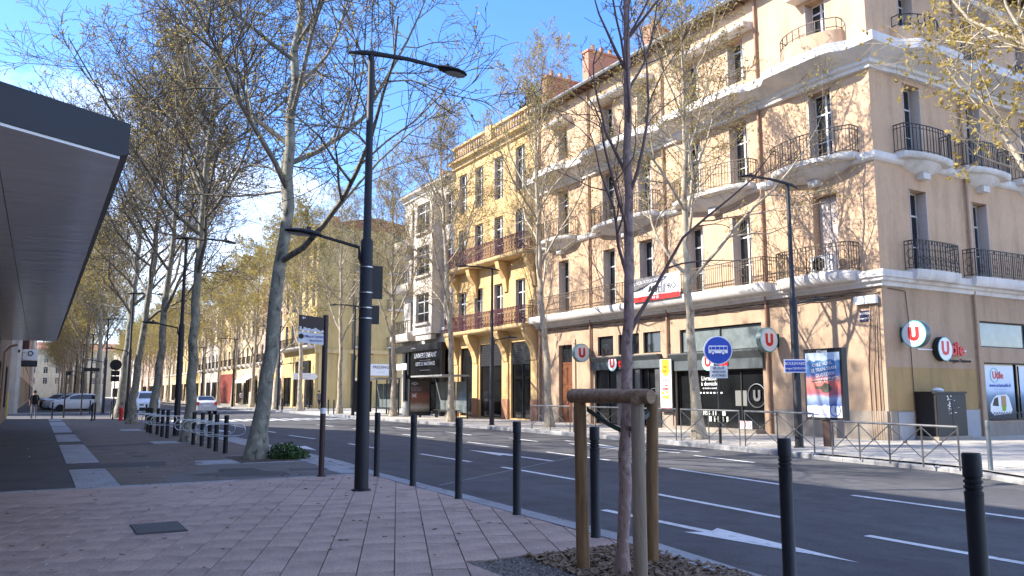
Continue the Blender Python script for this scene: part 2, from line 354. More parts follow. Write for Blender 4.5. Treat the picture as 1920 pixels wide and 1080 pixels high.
# ---------------------------------------------------------------- ground, road, pavements
ZR = -.06; ZP = .08
g = MB(); g.poly([(-900, -300, -.16), (900, -300, -.16), (900, 1500, -.16), (-900, 1500, -.16)]); structure(g.build('ground', walk_dark))
LK = [(5.45, -20), (5.5, 2), (5.68, 5.6), (5.88, 7), (5.98, 11.3), (6.1, 15.6), (6.36, 19), (6.41, 26.5), (6.4, 45), (6.4, 60)]
RK = [(18.2, 400), (18.2, 40), (18.1, 31), (17.95, 22), (17.42, 16.7), (17.1, 14.2), (16.72, 10.4), (15.6, 8.3), (15.3, 7.0), (15.8, 5.6), (17.4, 4.7), (22, 4.2), (80, 4)]
def xk(L, y):
    for (xa, ya), (xb, yb) in zip(L, L[1:]):
        if min(ya, yb) <= y <= max(ya, yb) and ya != yb: return xa + (xb - xa) * (y - ya) / (yb - ya)
    return L[0][0]
r = MB(); ys = [-60, -20, 0, 4, 8, 12, 16, 20, 30, 45, 60, 100, 200, 400, 700]
for a, b in zip(ys, ys[1:]): r.poly([(-60 if b <= -20 else 3, a, ZR), (90, a, ZR), (90, b, ZR), (-60 if b <= -20 else 3, b, ZR)])
r.poly([(-60, 60.2, ZR), (3, 60.2, ZR), (3, 76.8, ZR), (-60, 76.8, ZR)])
road = structure(r.build('road', road_m))
def marking(pts, name='lane_marking'):
    b = MB(); b.poly([(x, y, ZR + .005) for x, y in pts]); o = b.build(name, paint_m, road); return o
def dash(x0, y0, x1, y1, w=.13): marking([(x0 - w / 2, y0), (x0 + w / 2, y0), (x1 + w / 2, y1), (x1 - w / 2, y1)])
for y0, y1, xa, xb in ((3.2, 6.35, 8.44, 8.51), (7.8, 10.7, 8.74, 8.96), (13, 16.2, 9.08, 9.17), (17.8, 20.8, 9.2, 9.2), (23.3, 26.2, 8.95, 9.0), (29.5, 32.5, 8.85, 8.7), (35, 38, 8.8, 8.8), (41, 44, 8.8, 8.8)): dash(xa, y0, xb, y1)
for y0, y1, xa, xb in ((5.3, 8.9, 11.4, 11.62), (10.5, 14.1, 11.83, 12.27), (16.5, 19.7, 12.4, 12.6), (22, 25, 12.7, 12.8), (28, 31, 12.9, 12.9), (34, 37, 12.9, 12.9), (40, 43, 12.9, 12.9)): dash(xa, y0, xb, y1)
for y0, y1 in ((14.2, 16.6), (18.9, 22.5), (24, 26.5), (29, 32), (35, 38)): dash(15.0, y0, 15.3, y1, .12)
def arrow(x, y, L, s, hw=.27):
    e = y + s * L; h = y + s * L * .5
    marking([(x - .07, y), (x + .07, y), (x + .07, h), (x + hw, h - s * .12), (x, e), (x - hw, h - s * .12), (x - .07, h)], 'road_arrow')
arrow(7.1, 9.6, 4.2, -1); arrow(7.15, 27.6, 4.0, -1); arrow(11.05, 17, 4.6, 1); arrow(15.6, 17.5, 4.4, 1); arrow(7.2, 40, 4, -1)
for i in range(15): x = 6.9 + i * .76; marking([(x, 50), (x + .45, 50), (x + .45, 54), (x, 54)], 'crossing_stripe')
for i in range(15): x = 6.9 + i * .76; marking([(x, 78), (x + .45, 78), (x + .45, 82), (x, 82)], 'crossing_stripe')
marking([(15.5, 19.6), (15.62, 19.6), (16.2, 24), (16.08, 24)]); marking([(16.3, 17.5), (16.42, 17.5), (16.2, 21), (16.08, 21)])
b = MB(); b.poly([(6.4, 13.6, ZR + .003), (17, 21.2, ZR + .003), (17, 21.24, ZR + .003), (6.4, 13.64, ZR + .003)]); b.build('joint_seam', slab_m, road)
b = MB()
for (x0, x1, y0, y1) in ((8.0, 9.4, 18.5, 22), (7, 8.6, 14.5, 17)): b.poly([(x0, y0, ZR + .002), (x1, y0 + .3, ZR + .002), (x1 - .1, y1, ZR + .002), (x0 + .15, y1 - .2, ZR + .002)])
b.build('tar_patch', walk_dark, road)
# left pavement (three surfaces around the light slabs and the granite pavers)
lp = MB()
def strip(mb, L, inset, y0, y1, xw, z, zb=-.16, n=12):
    yy = list(np.linspace(y0, y1, n + 1))
    for a, b in zip(yy, yy[1:]):
        xa, xb = xk(L, a) - inset, xk(L, b) - inset
        mb.poly([(xw, a, z), (xa, a, z), (xb, b, z), (xw, b, z)]); mb.poly([(xa, a, zb), (xb, b, zb), (xb, b, z), (xa, a, z)])
strip(lp, LK, .3, 15.86, 60, 1.37, 0)
pav = structure(lp.build('pavement', walk_m))
b = MB(); b.poly([(-1.6, 15.86, -.001), (1.37, 15.86, -.001), (1.37, 60, -.001), (-1.6, 60, -.001)]); pavd = structure(b.build('pavement', walk_dark))
b = MB(); strip(b, LK, .3, -20, 15.7, -1.6, -.025); pbase = structure(b.build('pavement', joint_m))
b = MB(); strip(b, [(6.4, 60), (6.4, 700)], .3, 76.8, 600, 1.4, -.03, n=3); structure(b.build('parking_strip', walk_m))
b = MB(); b.box(-1.6, 1.4, 76.8, 600, -.16, .0); structure(b.build('pavement', walk_dark))
for y in (59.7, 76.5): b = MB(); b.box(-1.6, 6.1, y, y + .3, -.16, .006); b.build('kerb_stone', granite, pav)
# darker asphalt repairs with their own outlines
b = MB()
for P in ([(2.6, 17.2), (3.3, 16.4), (4.4, 16.2), (4.5, 17.0), (4.15, 17.3), (4.1, 18.2), (3.4, 18.3), (3.3, 17.5)], [(4.6, 17.0), (5.6, 16.9), (5.6, 17.4), (4.7, 17.5)], [(.2, 19.9), (2.6, 19.8), (2.7, 20.9), (.1, 21.1)], [(1.4, 27.2), (4.4, 28.4), (4.4, 29.4), (1.4, 28.1)]):
    b.poly([(x, y, .004) for x, y in P])
b.build('asphalt_repair', walk_dark, pav)
b = MB(); b.poly([(x, y, .003) for x, y in ((2.0, 15.9), (5.7, 15.95), (5.9, 19.3), (3.5, 19.4), (3.0, 18.3), (2.3, 17.2))]); b.build('asphalt_repair', mat('worn_asphalt', (.15, .135, .122), .9, .2, 2, .3, 120), pav)
# light slabs
def sbox(name, m, parent, x0, x1, y0, y1, z0, z1, bev=.008):
    b = MB(); b.v = [(x0, y0, z0), (x1, y0, z0), (x1, y1, z0), (x0, y1, z0), (x0, y0, z1 - bev), (x1, y0, z1 - bev), (x1, y1, z1 - bev), (x0, y1, z1 - bev), (x0 + bev, y0 + bev, z1), (x1 - bev, y0 + bev, z1), (x1 - bev, y1 - bev, z1), (x0 + bev, y1 - bev, z1)]
    b.f = [(0, 1, 5, 4), (1, 2, 6, 5), (2, 3, 7, 6), (3, 0, 4, 7), (4, 5, 9, 8), (5, 6, 10, 9), (6, 7, 11, 10), (7, 4, 8, 11), (8, 9, 10, 11)]
    return b.build(name, m, parent)
for a, c in ((15.9, 19.6), (21.4, 29), (31, 36.2), (38.2, 44.9), (45.7, 52.3), (54, 57.6)):
    n = 2 if c - a < 5 else 3
    for i in range(n): y0 = a + (c - a) * i / n; sbox('slab', slab_m, pav, .66, 1.355, y0 + .006, y0 + (c - a) / n - .006, -.05, .008)
for i in range(9): x0 = -1.6 + i * .83; x1 = min(x0 + .82, xk(LK, 15.7) - .31); sbox('border_stone', granite, pav, x0, x1, 15.705, 15.855, -.05, .006)
for y0, xa in ((19.5, 3.2), (19.9, 3.4), (20.3, 3.3)): sbox('slab', slab_m, pav, xa, 4.15, y0, y0 + .38, -.05, .007)
for (x0, x1, y0, y1) in ((4.16, 6.0, 19.35, 19.48), (4.16, 6.0, 21.75, 21.88)): sbox('edging_stone', granite, pav, x0, x1, y0, y1, -.05, .009)
sbox('slab', slab_m, pav, 3.3, 4.1, 28.2, 29.6, -.05, .007); sbox('slab', slab_m, pav, 3.2, 4.0, 38.6, 40.2, -.05, .007)
sbox('edging_stone', granite, pav, 4.1, 6.0, 28.2, 28.33, -.05, .009); sbox('edging_stone', granite, pav, 4.0, 6.0, 38.6, 38.75, -.05, .009)
for k in range(29): y0 = 16 + k; x0 = xk(LK, y0 + .5) - .31; sbox('kerb_slab', slab_m, pav, x0 - .5, x0, y0 + .006, y0 + .99, -.05, .007)
# kerb stones, left and right
def kerb(L, ymin, ymax, width, ztop, zbot, side, step=1.0):
    seq = []
    for (xa, ya), (xb, yb) in zip(L, L[1:]):
        d = math.hypot(xb - xa, yb - ya); n = max(1, round(d / step))
        if max(ya, yb) < ymin or min(ya, yb) > 80: continue
        for i in range(n): seq.append(((xa + (xb - xa) * i / n, ya + (yb - ya) * i / n), (xa + (xb - xa) * (i + 1) / n, ya + (yb - ya) * (i + 1) / n)))
    far = MB(); root = None
    for (p, q) in seq:
        cy = (p[1] + q[1]) / 2
        if cy < ymin or cy > ymax or p[0] > 30: continue
        d = Vector((q[0] - p[0], q[1] - p[1])).normalized(); n = Vector((-d.y, d.x)) * side; e = .006
        a = Vector(p) + d * e; c = Vector(q) - d * e; zt = ztop(cy) + random.uniform(-.003, .003)
        pts = [a, c, c + n * width, a + n * width]; bv = n * .02
        lo = [(v.x, v.y, zbot) for v in pts]; mid = [(pts[0].x, pts[0].y, zt - .025), (pts[1].x, pts[1].y, zt - .025), (pts[2].x, pts[2].y, zt), (pts[3].x, pts[3].y, zt)]
        top = [(a.x + bv.x, a.y + bv.y, zt), (c.x + bv.x, c.y + bv.y, zt)]
        mb = MB() if cy < 42 else far; k = len(mb.v); mb.v += lo + mid + top
        mb.f += [tuple(k + i for i in f) for f in ((0, 1, 5, 4), (1, 2, 6, 9, 5), (2, 3, 7, 6), (3, 0, 4, 8, 7), (4, 5, 9, 8), (8, 9, 6, 7))]
        if mb is not far: mb.build('kerb_stone', granite, pav if side > 0 and ztop(0) < .05 else rpav)
    if far.v: stuff(far.build('kerb_stone', granite, pav if ztop(0) < .05 else rpav))
kerb(LK, 3.5, 59.5, .3, lambda y: .006, -.16, 1)
rp = MB(); pts = [(x, y) for x, y in RK]; off = []
yy = [600, 200, 100, 80, 60, 40, 31, 22, 18, 16.7, 14.2, 10.4, 8.3, 7.2]
for a, b_ in zip(yy, yy[1:]):
    rp.poly([(xk(RK, a) + .16, a, ZP), (60, a, ZP), (60, b_, ZP), (xk(RK, b_) + .16, b_, ZP)])
rp.poly([(15.5, 7.2, ZP), (60, 7.2, ZP), (60, 4.3, ZP), (22, 4.4, ZP), (17.5, 4.9, ZP), (16, 5.7, ZP)])
rpav = structure(rp.build('pavement', pave_r))
kerb(RK, 3.9, 110, .17, lambda y: ZP + .002 if not 8.6 < y < 13.8 else .0 + .045, -.16, 1)
# slab joints of the right pavement: thin sunk lines are replaced by real slabs near the railing
random.seed(3)
for iy in range(0, 26):
    for ix in range(0, 5):
        y0 = 9.5 + iy * .9; x0 = xk(RK, y0 + .45) + .75 + ix * 1.2 + (.6 if iy % 2 else 0)
        if x0 + 1.2 > 23.3: continue
        sbox('paving_slab', pave_r, rpav, x0, x0 + 1.19, y0, y0 + .89, ZP - .03, ZP + .006 + random.uniform(0, .003))
# granite pavers of the crossing, rows running 22 degrees off the street
random.seed(5)
dv = Vector((math.sin(math.radians(22.2)), math.cos(math.radians(22.2)))); ev = Vector((dv.y, -dv.x))
def clip(poly, nx, ny, c):
    out = []
    for i, p in enumerate(poly):
        q = poly[(i + 1) % len(poly)]; a = nx * p[0] + ny * p[1] - c; b = nx * q[0] + ny * q[1] - c
        if a <= 0: out.append(p)
        if (a < 0 < b) or (b < 0 < a): t = a / (a - b); out.append((p[0] + (q[0] - p[0]) * t, p[1] + (q[1] - p[1]) * t))
    return out
def region(poly, planes):
    for pl in planes:
        poly = clip(poly, *pl)
        if len(poly) < 3: return []
    return poly
def line(p, q):      # keep the left side of p->q
    n = (q[1] - p[1], -(q[0] - p[0])); return (n[0], n[1], n[0] * p[0] + n[1] * p[1])
kin = [(x - .305, y) for x, y in LK]
right = [line(kin[i], kin[i + 1]) for i in (2, 3, 4)]
R1 = [(0, 1, 15.7), (0, -1, -7.12), (-1, 0, 1.6)] + right[1:]
R2 = [(0, 1, 7.12), (0, -1, -3.2), (1, 0, 3.64), (-1, 0, 1.6)]
pieces = []
for i in range(-32, 34):
    w_ = .335; o = random.uniform(0, .8); s = -4.
    while s < 22:
        L = random.choice((.4, .5, .5, .6, .7)); gp = .005
        c = [ev * (i * w_ + gp) + dv * (s + o + gp), ev * ((i + 1) * w_ - gp) + dv * (s + o + gp), ev * ((i + 1) * w_ - gp) + dv * (s + o + L - gp), ev * (i * w_ + gp) + dv * (s + o + L - gp)]
        s += L; c = [(v.x, v.y) for v in c]
        for R in (R1, R2):
            p = region(c, R)
            if len(p) >= 3:
                ar = abs(sum(p[k][0] * p[(k + 1) % len(p)][1] - p[(k + 1) % len(p)][0] * p[k][1] for k in range(len(p)))) / 2
                if ar > .004: pieces.append(p)
def inview(p):
    cx = sum(q[0] for q in p) / len(p); cy = sum(q[1] for q in p) / len(p)
    f = Vector((math.sin(math.radians(30.2)), math.cos(math.radians(30.2)))); d = f.x * cx + f.y * cy; s = f.y * cx - f.x * cy
    return d > 4.2 and abs(s) < d * .72, d
vis = sorted([(inview(p)[1], p) for p in pieces if inview(p)[0]], key=lambda t: t[0])
rest = MB()
for k, (d, p) in enumerate(vis):
    z = random.uniform(-.0025, .0025)
    cx = sum(q[0] for q in p) / len(p); cy = sum(q[1] for q in p) / len(p)
    if k < 300:
        b = MB(); n = len(p); ins = [(cx + (x - cx) * .985, cy + (y - cy) * .985) for x, y in p]
        b.v = [(x - cx, y - cy, -.03) for x, y in p] + [(x - cx, y - cy, -.004 + z) for x, y in p] + [(x - cx, y - cy, z) for x, y in ins]
        b.f = [tuple(range(2 * n, 3 * n))] + [(i, (i + 1) % n, n + (i + 1) % n, n + i) for i in range(n)] + [(n + i, n + (i + 1) % n, 2 * n + (i + 1) % n, 2 * n + i) for i in range(n)]
        b.build('paver', paver_m, pbase, T(cx, cy))
    else: rest.prism(p, -.03, z)
if rest.v: stuff(rest.build('paver', paver_m, pbase))
# planting pit of the young tree: soil sheet, gravel and bark chips
b = MB(); b.poly([(3.64, 3.2, -.012), (5.62, 3.2, -.012), (5.58, 7.12, -.012), (3.64, 7.12, -.012)]); b.build('soil', mat('soil', (.085, .065, .05), .95, .35, 14, .8, 60), pbase)
def scatter(n, f, size, m, name, parent, flat=.35, seed=1):
    rg = np.random.default_rng(seed); b = MB()
    for i in range(n):
        x, y = f(rg); s = size * rg.uniform(.5, 1.3); a = rg.uniform(0, PI); t = rg.uniform(-flat, flat, 2)
        c, q = math.cos(a), math.sin(a); l, wd = s, s * rg.uniform(.3, .7); hz = s * .22
        P = []
        for (dx, dy) in ((-l, -wd), (l, -wd), (l, wd), (-l, wd)): P.append((x + dx * c - dy * q, y + dx * q + dy * c, .0 + dx * t[0] + dy * t[1]))
        z0 = -min(p[2] for p in P) - .012
        k = len(b.v); b.v += [(p[0], p[1], p[2] + z0) for p in P] + [(p[0], p[1], p[2] + z0 + hz) for p in P]
        b.f += [tuple(k + j for j in fc) for fc in ((4, 5, 6, 7), (0, 1, 5, 4), (1, 2, 6, 5), (2, 3, 7, 6), (3, 0, 4, 7))]
    return stuff(b.build(name, m, parent))
chips = mat('bark_chip', (.19, .12, .075), .9, .3, 25, c2=(.34, .24, .15)); grav = mat('gravel', (.22, .195, .165), .9, .3, 30, c2=(.36, .33, .29))
scatter(5200, lambda r: (lambda t: (4.25 + 1.33 * t[0], 4.4 + 2.7 * t[1]))(r.random(2)), .026, chips, 'bark_chips', pbase, .5, 1)
scatter(9000, lambda r: (lambda t: (3.65 + 1.0 * t[0] ** 1.3, 4.6 + 2.5 * t[1]))(r.random(2)), .009, grav, 'gravel', pbase, .3, 2)
b = MB(); b.poly([(4.17, 19.49, .006), (6.05, 19.49, .006), (6.05, 21.74, .006), (4.17, 21.74, .006)]); b.build('soil', MATS['soil'], pav)
scatter(2500, lambda r: (lambda t: (4.2 + 1.8 * t[0], 19.55 + 2.1 * t[1]))(r.random(2)), .02, chips, 'bark_chips', pav, .4, 4)
lf_ = scatter(240, lambda r: (lambda t: (-1 + 7 * t[0] ** .8, 5 + 18 * t[1]))(r.random(2)), .022, mat('fallen_leaf', (.17, .11, .05), .9, .3, 20), 'fallen_leaves', pbase, .3, 9); lf_.location.z += .012
lf_ = scatter(26, lambda r: (lambda t: (-.8 + 6.5 * t[0], 6 + 22 * t[1]))(r.random(2)), .02, mat('litter_paper', (.6, .6, .57), .9, .1, 20), 'paper_scraps', pbase, .2, 10); lf_.location.z += .012
# drain grate
gr = tag(MB().box(1.07, 1.63, 10.32, 11.15, -.02, .004).build('drain_grate', blackm), 'rectangular cast iron drain grate set into the pink pavers', 'drain grate')  # black base plate stands in for the shade deep between the bars
for i in range(19):
    x = 1.085 + i * .0287; MB().box(x, x + .017, 10.36, 11.11, .004, .016).build('bar', mat('worn_iron', (.13, .125, .125), .5), gr)
for (x, y, lb) in ((2.35, 23.0, 'pair of small rusty cover plates on the brown asphalt, nearer one'), (2.3, 24.3, 'small rusty cover plate on the brown asphalt, farther of the pair'), (1.75, 26.2, 'square grey cover plate beside the light slab stripe')):
    c = MB(); c.box(x - .16, x + .16, y - .12, y + .12, .0, .007); c.box(x - .13, x + .13, y - .09, y + .09, .007, .010); tag(c.build('cover_plate', anthracite), lb, 'cover plate')
# ---------------------------------------------------------------- buildings
def shell(parent, x0, x1, y0, y1, H, m, skip=()):
    """plain side and back walls plus a flat deck closing a building"""
    b = MB()
    if 'w' not in skip: b.poly([(x0, y0, -.1), (x0, y1, -.1), (x0, y1, H), (x0, y0, H)])
    if 'e' not in skip: b.poly([(x1, y0, -.1), (x1, y1, -.1), (x1, y1, H), (x1, y0, H)])
    if 's' not in skip: b.poly([(x0, y0, -.1), (x1, y0, -.1), (x1, y0, H), (x0, y0, H)])
    if 'n' not in skip: b.poly([(x0, y1, -.1), (x1, y1, -.1), (x1, y1, H), (x0, y1, H)])
    return b.world('side_wall', m, parent)
def hood(parent, F, u0, u1, z):
    b = MB(); sweep(b, F, [u0, u1], [(0, z - .12), (.55, z - .10), (.6, z - .02), (.6, z + .06), (0, z + .16)], lambda u: 1.); b.world('window_hood', trim_m, parent)
def shopfront(parent, F, u0, u1, z0, z1, n, m=None, gm=None, name='shop_window', dep=.18):
    m = m or blackm; gm = gm or shopglass
    b = MB(); w_ = (u1 - u0) / n; e = .05
    for i in range(n + 1): u = u0 + w_ * i; b.fbox(F, max(u0, u - e / 2), min(u1, u + e / 2), -dep, -dep + .08, z0, z1)
    b.fbox(F, u0 + e / 2, u1 - e / 2, -dep + .001, -dep + .079, z1 - e, z1); b.fbox(F, u0 + e / 2, u1 - e / 2, -dep + .001, -dep + .079, z0, z0 + e)
    o = b.world(name, m, parent)
    for i in range(n): g = MB(); a, c = u0 + w_ * i + e / 2, u0 + w_ * (i + 1) - e / 2; g.poly([F.P(a, -dep + .03, z0 + e), F.P(c, -dep + .03, z0 + e), F.P(c, -dep + .03, z1 - e), F.P(a, -dep + .03, z1 - e)]); g.world('pane', gm, o)
    return o
# --- corner building with the shop
A = thing('corner_building', 'peach plaster corner building with white wavy balconies and a small supermarket at street level', 'building', T(23.8, 16.7))
FA = Fac(23.8, 0, -1, 0); FS = Fac(0, 16.7, 0, -1)
cA = [18.75, 22.72, 25.35, 28.6, 31.4, 35.4]; cS = [26.1, 29.85, 33.6, 37.4, 41.2]
up = []; gfl = []
for u in cA: w_ = 1.02; up += [(u - w_ / 2, u + w_ / 2, 5.68, 8.62), (u - w_ / 2, u + w_ / 2, 9.74, 12.45), (u - .46, u + .46, 14.15, 15.95)]
gfl = [(34.6, 35.85, .1, 4.1), (21.9, 26.5, 3.3, 4.3), (21.9, 26.85, .12, 2.55), (27.75, 28.95, 3.4, 4.35), (29.25, 30.8, 3.4, 4.35), (31.2, 32.45, 3.4, 4.35), (27.75, 32.75, .12, 2.72)]
b = MB(); wall(b, FA, 16.7, 38.1, 5.4, 17.5, up, .5); ups = []
for x in cS: ups += [(-x - .5, -x + .5, 5.68, 8.62), (-x - .5, -x + .5, 9.74, 12.45), (-x - .45, -x + .45, 14.15, 15.95)]
wall(b, FS, -46, -23.8, 5.4, 17.5, ups, .5); b.world('wall', peach, A)
b = MB(); wall(b, FA, 16.7, 38.1, 0, 5.4, gfl, .22); gs = [(-45, -29.3, 3.25, 4.2), (-45, -29.4, .6, 2.7)]
wall(b, FS, -46, -23.8, 0, 5.4, gs, .2); b.world('wall', tan, A)
b = MB(); b.poly([(46, 16.7, 0), (46, 38.1, 0), (46, 38.1, 17.5), (46, 16.7, 17.5)]); b.poly([(23.8, 38.1, 0), (46, 38.1, 0), (46, 38.1, 17.5), (23.8, 38.1, 17.5)]); b.world('side_wall', peach, A)
for i, u in enumerate(cA):
    window(A, FA, u, 5.68, 1.02, 2.94, .42, rich=True, closed=(i == 0)); window(A, FA, u, 9.74, 1.02, 2.71, .42, rich=True); window(A, FA, u, 14.15, .92, 1.8, .42, rich=True, transom=.8)
for i, x in enumerate(cS):
    window(A, FS, -x, 5.68, 1.0, 2.94, .42, rich=i < 3); window(A, FS, -x, 9.74, 1.0, 2.71, .42, rich=i < 3); window(A, FS, -x, 14.15, .9, 1.8, .42, rich=i < 3, transom=.8)
# cornice that swells around the bays
bayF = [(17.6, 20.2), (22.0, 26.1), (27.9, 32.1), (34.4, 36.6)]; bayS = [(-27.5, -25.2), (-32.5, -28.8), (-40, -34.5)]
offF = lambda u: .72 + .42 * sum(bump(u, a, c, .7) for a, c in bayF); offS = lambda u: .72 + .42 * sum(bump(u, a, c, .7) for a, c in bayS)
prof = [(0, 12.6), (.16, 12.62), (.16, 12.74), (.26, 12.78), (.26, 12.9), (.34, 12.94), (.93, 13.18), (1, 13.22), (1, 13.5), (.97, 13.56), (0, 13.6)]
b = MB(); sweep(b, FA, list(np.arange(16.7, 38.09, .18)) + [38.1], prof, offF, 1); sweep(b, FS, list(np.arange(-46, -23.9, .2)) + [-23.8], prof, offS, 0, 1); b.world('cornice', trim_m, A, smooth=True)
prof = [(0, 9.38), (.5, 9.40), (.9, 9.46), (1, 9.52), (1, 9.68), (0, 9.72)]
b = MB(); sweep(b, FA, [16.7, 38.1], prof, lambda u: .16, 1); sweep(b, FS, [-46, -23.8], prof, lambda u: .16, 0, 1); b.world('string_course', trim_m, A)
prof = [(0, 5.1), (.35, 5.12), (.4, 5.24), (.75, 5.28), (.8, 5.36), (1, 5.4), (1, 5.62), (0, 5.66)]
b = MB(); sweep(b, FA, [16.7, 38.1], prof, lambda u: .32, 1); sweep(b, FS, [-46, -23.8], prof, lambda u: .32, 0, 1); b.world('string_course', trim_m, A)
balcony(A, FA, 17.4, 20.6, 5.70, .85, trim_m, iron_sunlit, .98, .34, .35, fancy=.8, bracket=False); balcony(A, FA, 21.0, 37.9, 5.70, .8, trim_m, iron_sunlit, .98, .34, .06, fancy=2.1, bracket=False)
for a, c in ((17.2, 20.8), (21.8, 26.3), (27.5, 32.3), (34.0, 37.0)): balcony(A, FA, a, c, 9.76, .9, trim_m, iron_sunlit, .95, .22, .55)
for a, c in ((25.1, 27.6), (28.5, 34.6), (36, 42.4)): balcony(A, FS, -c, -a, 5.72, .6, trim_m, iron, 1.0, .34, .2, fancy=.9, bracket=False)
for a, c in ((24.9, 27.7), (28.5, 31.4), (32.2, 35), (36, 39)): balcony(A, FS, -c, -a, 9.78, .65, trim_m, iron, .98, .2, .35)
for F, bs in ((FA, bayF[:1]), (FS, bayS[:1])):      # solid parapets with a low rail on the top floor
    for a, c in bs:
        b = MB(); us = list(np.linspace(a, c, 17)); f = lambda u, a=a, c=c: .25 + .55 * abs(math.sin(PI * (u - a) / (c - a))) ** .6
        sweep(b, F, us, [(0, 13.55), (1, 13.55), (1, 14.32), (.85, 14.36), (0, 14.36)], f); o = b.world('parapet', peach, A, smooth=True)
        r = MB(); pts = [F.P(a + .05, 0, 14.36)] + [F.P(u, f(u) - .06, 14.36) for u in np.linspace(a + .05, c - .05, 9)] + [F.P(c - .05, 0, 14.36)]
        railing(r, pts, .42, .3, .009, .014); r.world('railing', iron if F is FS else iron_sunlit, o)
for u in cA[1:]:
    r = MB(); railing(r, [FA.P(u - .5, .05, 14.15), FA.P(u + .5, .05, 14.15)], .5, .2); r.world('railing', iron, A)
for x in cS[1:]:
    r = MB(); railing(r, [FS.P(-x - .5, .05, 14.15), FS.P(-x + .5, .05, 14.15)], .5, .2); r.world('railing', iron, A)
for a, c in ((18.0, 19.6), (21.7, 26.2), (27.8, 32.2), (34.5, 36.4)): hood(A, FA, a, c, 16.2)
for a, c in ((25.2, 27.0), (29.0, 31.4), (32.7, 34.8), (36.5, 38.4)): hood(A, FS, -c, -a, 16.2)
# roof with eave, gutter and chimneys
b = MB(); ov = .55
for P in ([(23.8 - ov, 16.7 - ov, 17.5), (23.8 - ov, 38.1, 17.5), (29.5, 38.1, 19.3), (29.5, 22, 19.3)], [(23.8 - ov, 16.7 - ov, 17.5), (46, 16.7 - ov, 17.5), (46, 22, 19.3), (29.5, 22, 19.3)]):
    b.poly(P); b.poly([(x, y, z - .1) for x, y, z in P])
b.poly([(29.5, 22, 19.3), (29.5, 38.1, 19.3), (46, 38.1, 19.3), (46, 22, 19.3)])
roof = b.world('roof', tile_m, A)
b = MB(); b.box(23.3, 23.8, 16.2, 38.1, 17.33, 17.4); b.box(23.8, 46, 16.2, 16.7, 17.331, 17.4)
for y in np.arange(16.6, 38, .55): b.box(23.28, 23.8, y, y + .09, 17.24, 17.33)
for x in np.arange(24.2, 46, .55): b.box(x, x + .09, 16.18, 16.7, 17.24, 17.33)
b.world('eave', mat('eave_wood', (.10, .06, .04), .8, .2, 6), A)
b = MB(); b.tube([(23.2, 16.1, 17.42), (23.2, 38.1, 17.42)], .09, 8); b.tube([(23.2, 16.1, 17.42), (46, 16.1, 17.42)], .09, 8); b.world('gutter', mat('zinc', (.25, .26, .27), .45, .1, 5, metal=.6), A, smooth=True)
for (x0, x1, y0, zt) in ((24.6, 27.4, 38.2, 20.0), (25.0, 27.7, 34.6, 20.3), (25.0, 26.4, 29.4, 19.6)):
    c = MB(); c.box(x0, x1, y0, y0 + .55, 17.6, zt); c.box(x0 - .06, x1 + .06, y0 - .06, y0 + .61, zt, zt + .12); o = c.world('chimney', brick_m, roof)
    for k in range(3): p = MB(); x = x0 + .5 + k * (x1 - x0 - .9) / 3; p.lathe([(.14, zt + .12), (.11, zt + .5), (.13, zt + .52)], 10, T(x, y0 + .27)); p.world('chimney_pot', brick_m, roof)
for u, z0, z1 in ((21.55, .1, 17.3), (27.2, 2.7, 17.3), (32.95, .1, 17.3), (37.7, .1, 17.3)): downpipe(A, FA, u, z0, z1, pipe_m)
for u, z0, z1 in ((-28.95, .1, 17.3), (-35.3, .1, 17.3)): downpipe(A, FS, u, z0, z1, pipe_t)
b = MB()
for k in range(6): b.tube([FA.P(16.86 + .085 * k, .05, .1), FA.P(16.86 + .085 * k + .02, .05, 2.2 + .25 * (k % 3)), FA.P(16.84 + .05 * k, .04, 4.75)], .028 if k % 2 else .018, 6)
b.world('cable_conduit', pipe_t, A)
b = MB()
for k in range(4): b.tube([FA.P(16.8, .12, 5.02 - .03 * k), *[FA.P(u, .1 + .03 * random.random(), 5.0 - .03 * k - .05 * math.sin(u * 2.1 + k) ** 2) for u in np.arange(17.2, 37.6, .6)]], .012, 5)
b.tube([FS.P(-24.1, .04, 5.05), FS.P(-25.0, .04, 5.0), FS.P(-25.1, .04, 3.9), FS.P(-25.15, .04, 1.0)], .014, 5)
b.world('cable', mat('old_cable', (.06, .045, .04), .8), A)
for k in range(2): MB().box(-.2, .2, 0, .14, 0, .27, FA.M(17.45 - .43 * k, .03, 4.55)).world('junction_box', white_m, A)
sp = MB().box(-.3, .3, 0, .02, 0, .36, FA.M(17.25, .01, 3.98)).world('street_plate', mat('navy_enamel', (.02, .022, .07), .35, .1, 4), A)
text(sp, 'BOULEVARD', .105, FA.P(17.25, .035, 4.24), FA.N, white_m); text(sp, 'Georges CLEMENCEAU', .075, FA.P(17.25, .035, 4.08), FA.N, white_m)
# plinths
for F_, q in ((FA, (16.72, 21.4, .0, .05, 0, 1.02)), (FA, (27.0, 27.7, 0, .05, 0, .75)), (FA, (33.1, 34.5, 0, .05, 0, .9)), (FA, (35.95, 38.0, 0, .05, 0, .9)), (FS, (-25.0, -23.85, 0, .05, 0, 1.0))): MB().fbox(F_, *q).world('plinth', cement_p, A)
for q in ((-28.8, -27.2, 0, .07, 0, 1.02), (-25.0, -24.2, .05, .08, 0, .98)): MB().fbox(FS, *q).world('plinth', greypanel, A)
b = MB(); b.fbox(FS, -28.9, -23.9, 0, .004, 1.02, 2.45); b.world('paint_patch', plaster('ochre_patch', (.40, .27, .125), .06), A)
b = MB(); b.fbox(FS, -45, -29.3, 0, .05, .06, .55); b.world('plinth', cement_p, A)
